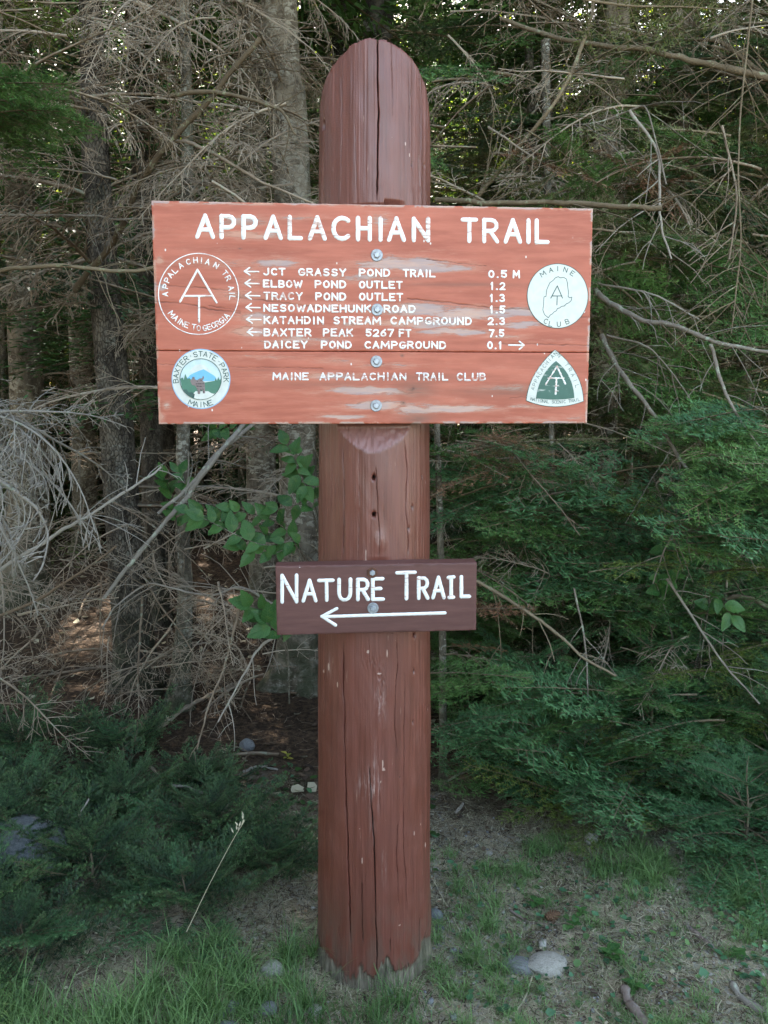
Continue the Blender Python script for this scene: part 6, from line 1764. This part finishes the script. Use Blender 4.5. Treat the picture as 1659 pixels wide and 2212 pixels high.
def stick(pts, r0, r1, m, label, seed, name='fallen_stick', sides=9, cat='stick'):
    P = smooth_path([Vector((q.x, q.y, gz(q.x, q.y) + r0 * .7 + p[2])) for p in pts for q in [on_ground(p[0], p[1], .01)]], 26)
    n = len(P); P[:, 2] += (vnoise(np.arange(n) * .5, np.full(n, seed), 5) - .5) * r0
    rr = np.linspace(r0, r1, n) * (1 + (vnoise(np.arange(n) * .9, np.full(n, seed + 3), 6) - .5) * .5)
    P = np.vstack([P[0], P, P[-1]]); rr = np.concatenate([[.0005], rr, [.0005]])
    base = P[1].copy()
    V, Q = tubes([(P - base, rr)], sides)
    o = link(name, mesh_np(name, V, [Q], m, smooth=True), loc=base); return tag(o, label, cat)
M['stick_dark'] = m_twig('barked_stick', (.10, .07, .055), (.19, .145, .12), (.22, .2, .18))
stick([(1348, 1990 + 145, 0), (1360, 2165, 0), (1390, 2200, 0), (1425, 2250, 0)], .012, .014, M['stick_dark'], 'brown barked stick pointing out of the bottom right of the frame', 1)
stick([(1578, 2135, 0.01), (1610, 2165, 0), (1650, 2190, 0), (1700, 2230, 0)], .009, .013, M['pale_twig'], 'pale weathered stick in the bottom right corner', 2)
stick([(1478, 2005, 0), (1505, 2025, 0), (1545, 2058, 0)], .007, .009, M['stick_dark'], 'short dark stick in the grass at right', 3)
stick([(1100, 1962, 0.01), (1150, 1985, 0), (1210, 1995, 0), (1285, 2022, 0)], .0035, .002, M['stick_dark'], 'thin twig lying across the ground beside the pine cone', 4)
stick([(965, 1965, .02), (1010, 1962, 0), (1060, 1965, 0)], .0025, .002, M['stick_dark'], 'thin twig touching the round stone at the post', 5)
stick([(985, 1750, 0), (1000, 1735, 0.01)], .006, .005, M['pale_twig'], 'short pale wood chip right of the post', 6)
stick([(525, 1665, 0), (560, 1658, 0.01), (600, 1662, 0)], .006, .004, M['pale_twig'], 'pale stick lying behind the low spruces', 7)
stick([(375, 1762, .12), (405, 1768, .13), (440, 1775, .12)], .005, .004, M['pale_twig'], 'short pale stick caught on the low spruce', 8)
stick([(170, 1870, .16), (182, 1850, .17), (197, 1828, .18)], .004, .003, M['pale_twig'], 'pale twig stuck upright in the spruce beside the boulder', 9)
stick([(335, 1590, .03), (430, 1530, .05), (520, 1480, .03)], .012, .008, M['twig'], 'grey fallen branch on the dark ground left of the post', 10)
stick([(960, 1690, 0), (1040, 1655, .02), (1110, 1625, 0)], .006, .004, M['pale_twig'], 'grey stick on the litter right of the post', 11)
stick([(1085, 2195, 0), (1130, 2150, 0), (1150, 2105, .01)], .003, .002, M['straw'], 'dry stem lying by the flat rocks', 12)
stick([(930, 1880, 0), (975, 1960, .0), (1010, 2030, 0)], .0018, .0015, M['straw'], 'thin dry stem leaning beside the post foot', 13)

# fallen dead branches on the dark floor
for i in range(46):
    x = random.uniform(-2.3, 1.9); y = random.uniform(3.2, 6.2)
    if abs(x) < .1 and y < 3: continue
    root = empty('fallen_branch', (x, y, gz(x, y) + .02), 'dead twiggy branch lying on the dark forest floor', 'branch', 'dead branches lying on the forest floor')
    a = random.uniform(0, 6.28); L = random.uniform(.5, 1.1)
    place(random.choice(('sparse', 'dead')), root, 'dead_limb', root.location, root.location + Vector((cos(a), sin(a), .04)) * L, roll=random.uniform(-.3, .3))

# pine cone
def cone():
    g = on_ground(1195, 1988, 0); root = empty('pine_cone', (g.x, g.y, gz(g.x, g.y) + .014), 'small brown pine cone lying in the grass right of the post', 'pine cone', rz=.4)
    m = m_plain('cone_scale', (.16, .09, .05), .8, .35, 60)
    V = [(0, 0, .09), (.30, .35, .0), (.75, .42, .1), (1, 0, .22), (.75, -.42, .1), (.30, -.35, 0), (.55, 0, -.12)]
    me = mesh_np('scale', V, [np.array([[0, 1, 2], [0, 2, 3], [0, 3, 4], [0, 4, 5], [6, 2, 1], [6, 3, 2], [6, 4, 3], [6, 5, 4]])], m)
    link('core', stone_mesh(77, m, 2), root, mat4=Matrix.Diagonal((.028, .008, .008, 1)))
    for i in range(64):
        t = i / 64; a = i * 2.4; r = .006 * sin(pi * (.15 + .8 * t)); x = -.028 + .052 * t
        d = Vector((.45 - .9 * t * .2, cos(a), sin(a))).normalized(); y = d.cross(Vector((1, 0, 0))).normalized(); z = d.cross(y)
        R = Matrix((d, y, z)).transposed() * (.013 * sin(pi * (.18 + .75 * t)) + .002)
        link('scale', me, root, mat4=Matrix.Translation((x, cos(a) * r * .5, sin(a) * r * .5)) @ R.to_4x4())
cone()

# seed-headed grass stems
def seed_stem(pts, label, seed, n=9):
    rnd_ = random.Random(seed); P = smooth_path([at(*p) for p in pts], 24); base = P[0].copy()
    root = empty('seeding_grass', base, label, 'grass stem')
    V, Q = tubes([(P - base, np.linspace(.0011, .0006, len(P)))], 4); link('stem', mesh_np('stem', V, [Q], M['straw'], smooth=True), root, loc=(0, 0, 0))
    Vs = []
    for i in range(n):
        q = P[int(len(P) * (.72 + .27 * i / n))] - base; d = Vector((rnd_.uniform(-.7, .7), rnd_.uniform(-.3, .3), 1)).normalized()
        q = Vector(q) + d * .008; s = Vector((d.z, 0, -d.x)) * .0022
        Vs += [q, q + d * .007 + s, q + d * .016, q + d * .007 - s]
    link('seed_head', mesh_np('seed_head', [list(v) for v in Vs], [np.arange(len(Vs)).reshape(-1, 4)], M['straw']), root, loc=(0, 0, 0))
seed_stem([(403, 2013, 1.95), (450, 1915, 1.93), (500, 1820, 1.9), (529, 1772, 1.88)], 'tall thin grass stem leaning right over the low spruces', 1)

# single broad leaves and small weeds that stand out in the grass
def weed(px, py, label, n=6, size=.035, mat=None, h=.03, zup=0.0):
    g = on_ground(px, py, 0); b = Vector((g.x, g.y, gz(g.x, g.y) + zup)); root = empty('small_weed', b, label, 'weed')
    for i in range(n):
        a = i * 2.4 + random.random(); s = size * random.uniform(.7, 1.2)
        put_leaf(root, b + Vector((0, 0, h * random.uniform(.2, 1))), Vector((cos(a), sin(a), random.uniform(.1, .6))), s, mat, nrm=(cos(a) * -.4, sin(a) * -.4, 1))
Y1 = YLEAF[0]
weed(958, 1612, 'pair of bright green leaves standing up just right of the post', 2, .06, None, .06, .05)
weed(1395, 1755, 'weed with yellowing leaves at the fir edge', 5, .04, Y1)
weed(1188, 1690, 'single yellow tinged leaf under the fir boughs', 2, .06, Y1, .05)
weed(1322, 1705, 'green leaf standing at the grass edge below the firs', 3, .05, None, .05)
weed(1110, 1770, 'broad green leaf left of the lone pale stone', 3, .05, None, .04)
weed(1345, 1740, 'bright leafy weed nearer the yellow one', 5, .04)
weed(1158, 1962, 'rosette of blue green leaves by the thin twig', 7, .035)
weed(1255, 1985, 'small leafy rosette right of the pine cone', 6, .028)
weed(1240, 2015, 'small low rosette below the pine cone', 5, .028)
weed(1320, 2080, 'leafy weed right of the flat rocks', 8, .035)
weed(1370, 2150, 'leafy weed above the brown stick end', 7, .03)
weed(1590, 2080, 'small broad weed near the right edge', 5, .032)
weed(455, 1730, 'round bright leaf group among the low spruces', 4, .05, None, .04, .06)
weed(500, 1700, 'five leaved green sprig behind the spruces', 6, .045, None, .04)
weed(700, 1690, 'small round leaf beside the left of the post', 2, .03)
weed(620, 1640, 'yellow green leaf sprig on the mossy soil', 6, .03, Y1)
weed(1622, 1690, 'yellow leaf at the far right of the fir edge', 1, .05, Y1)
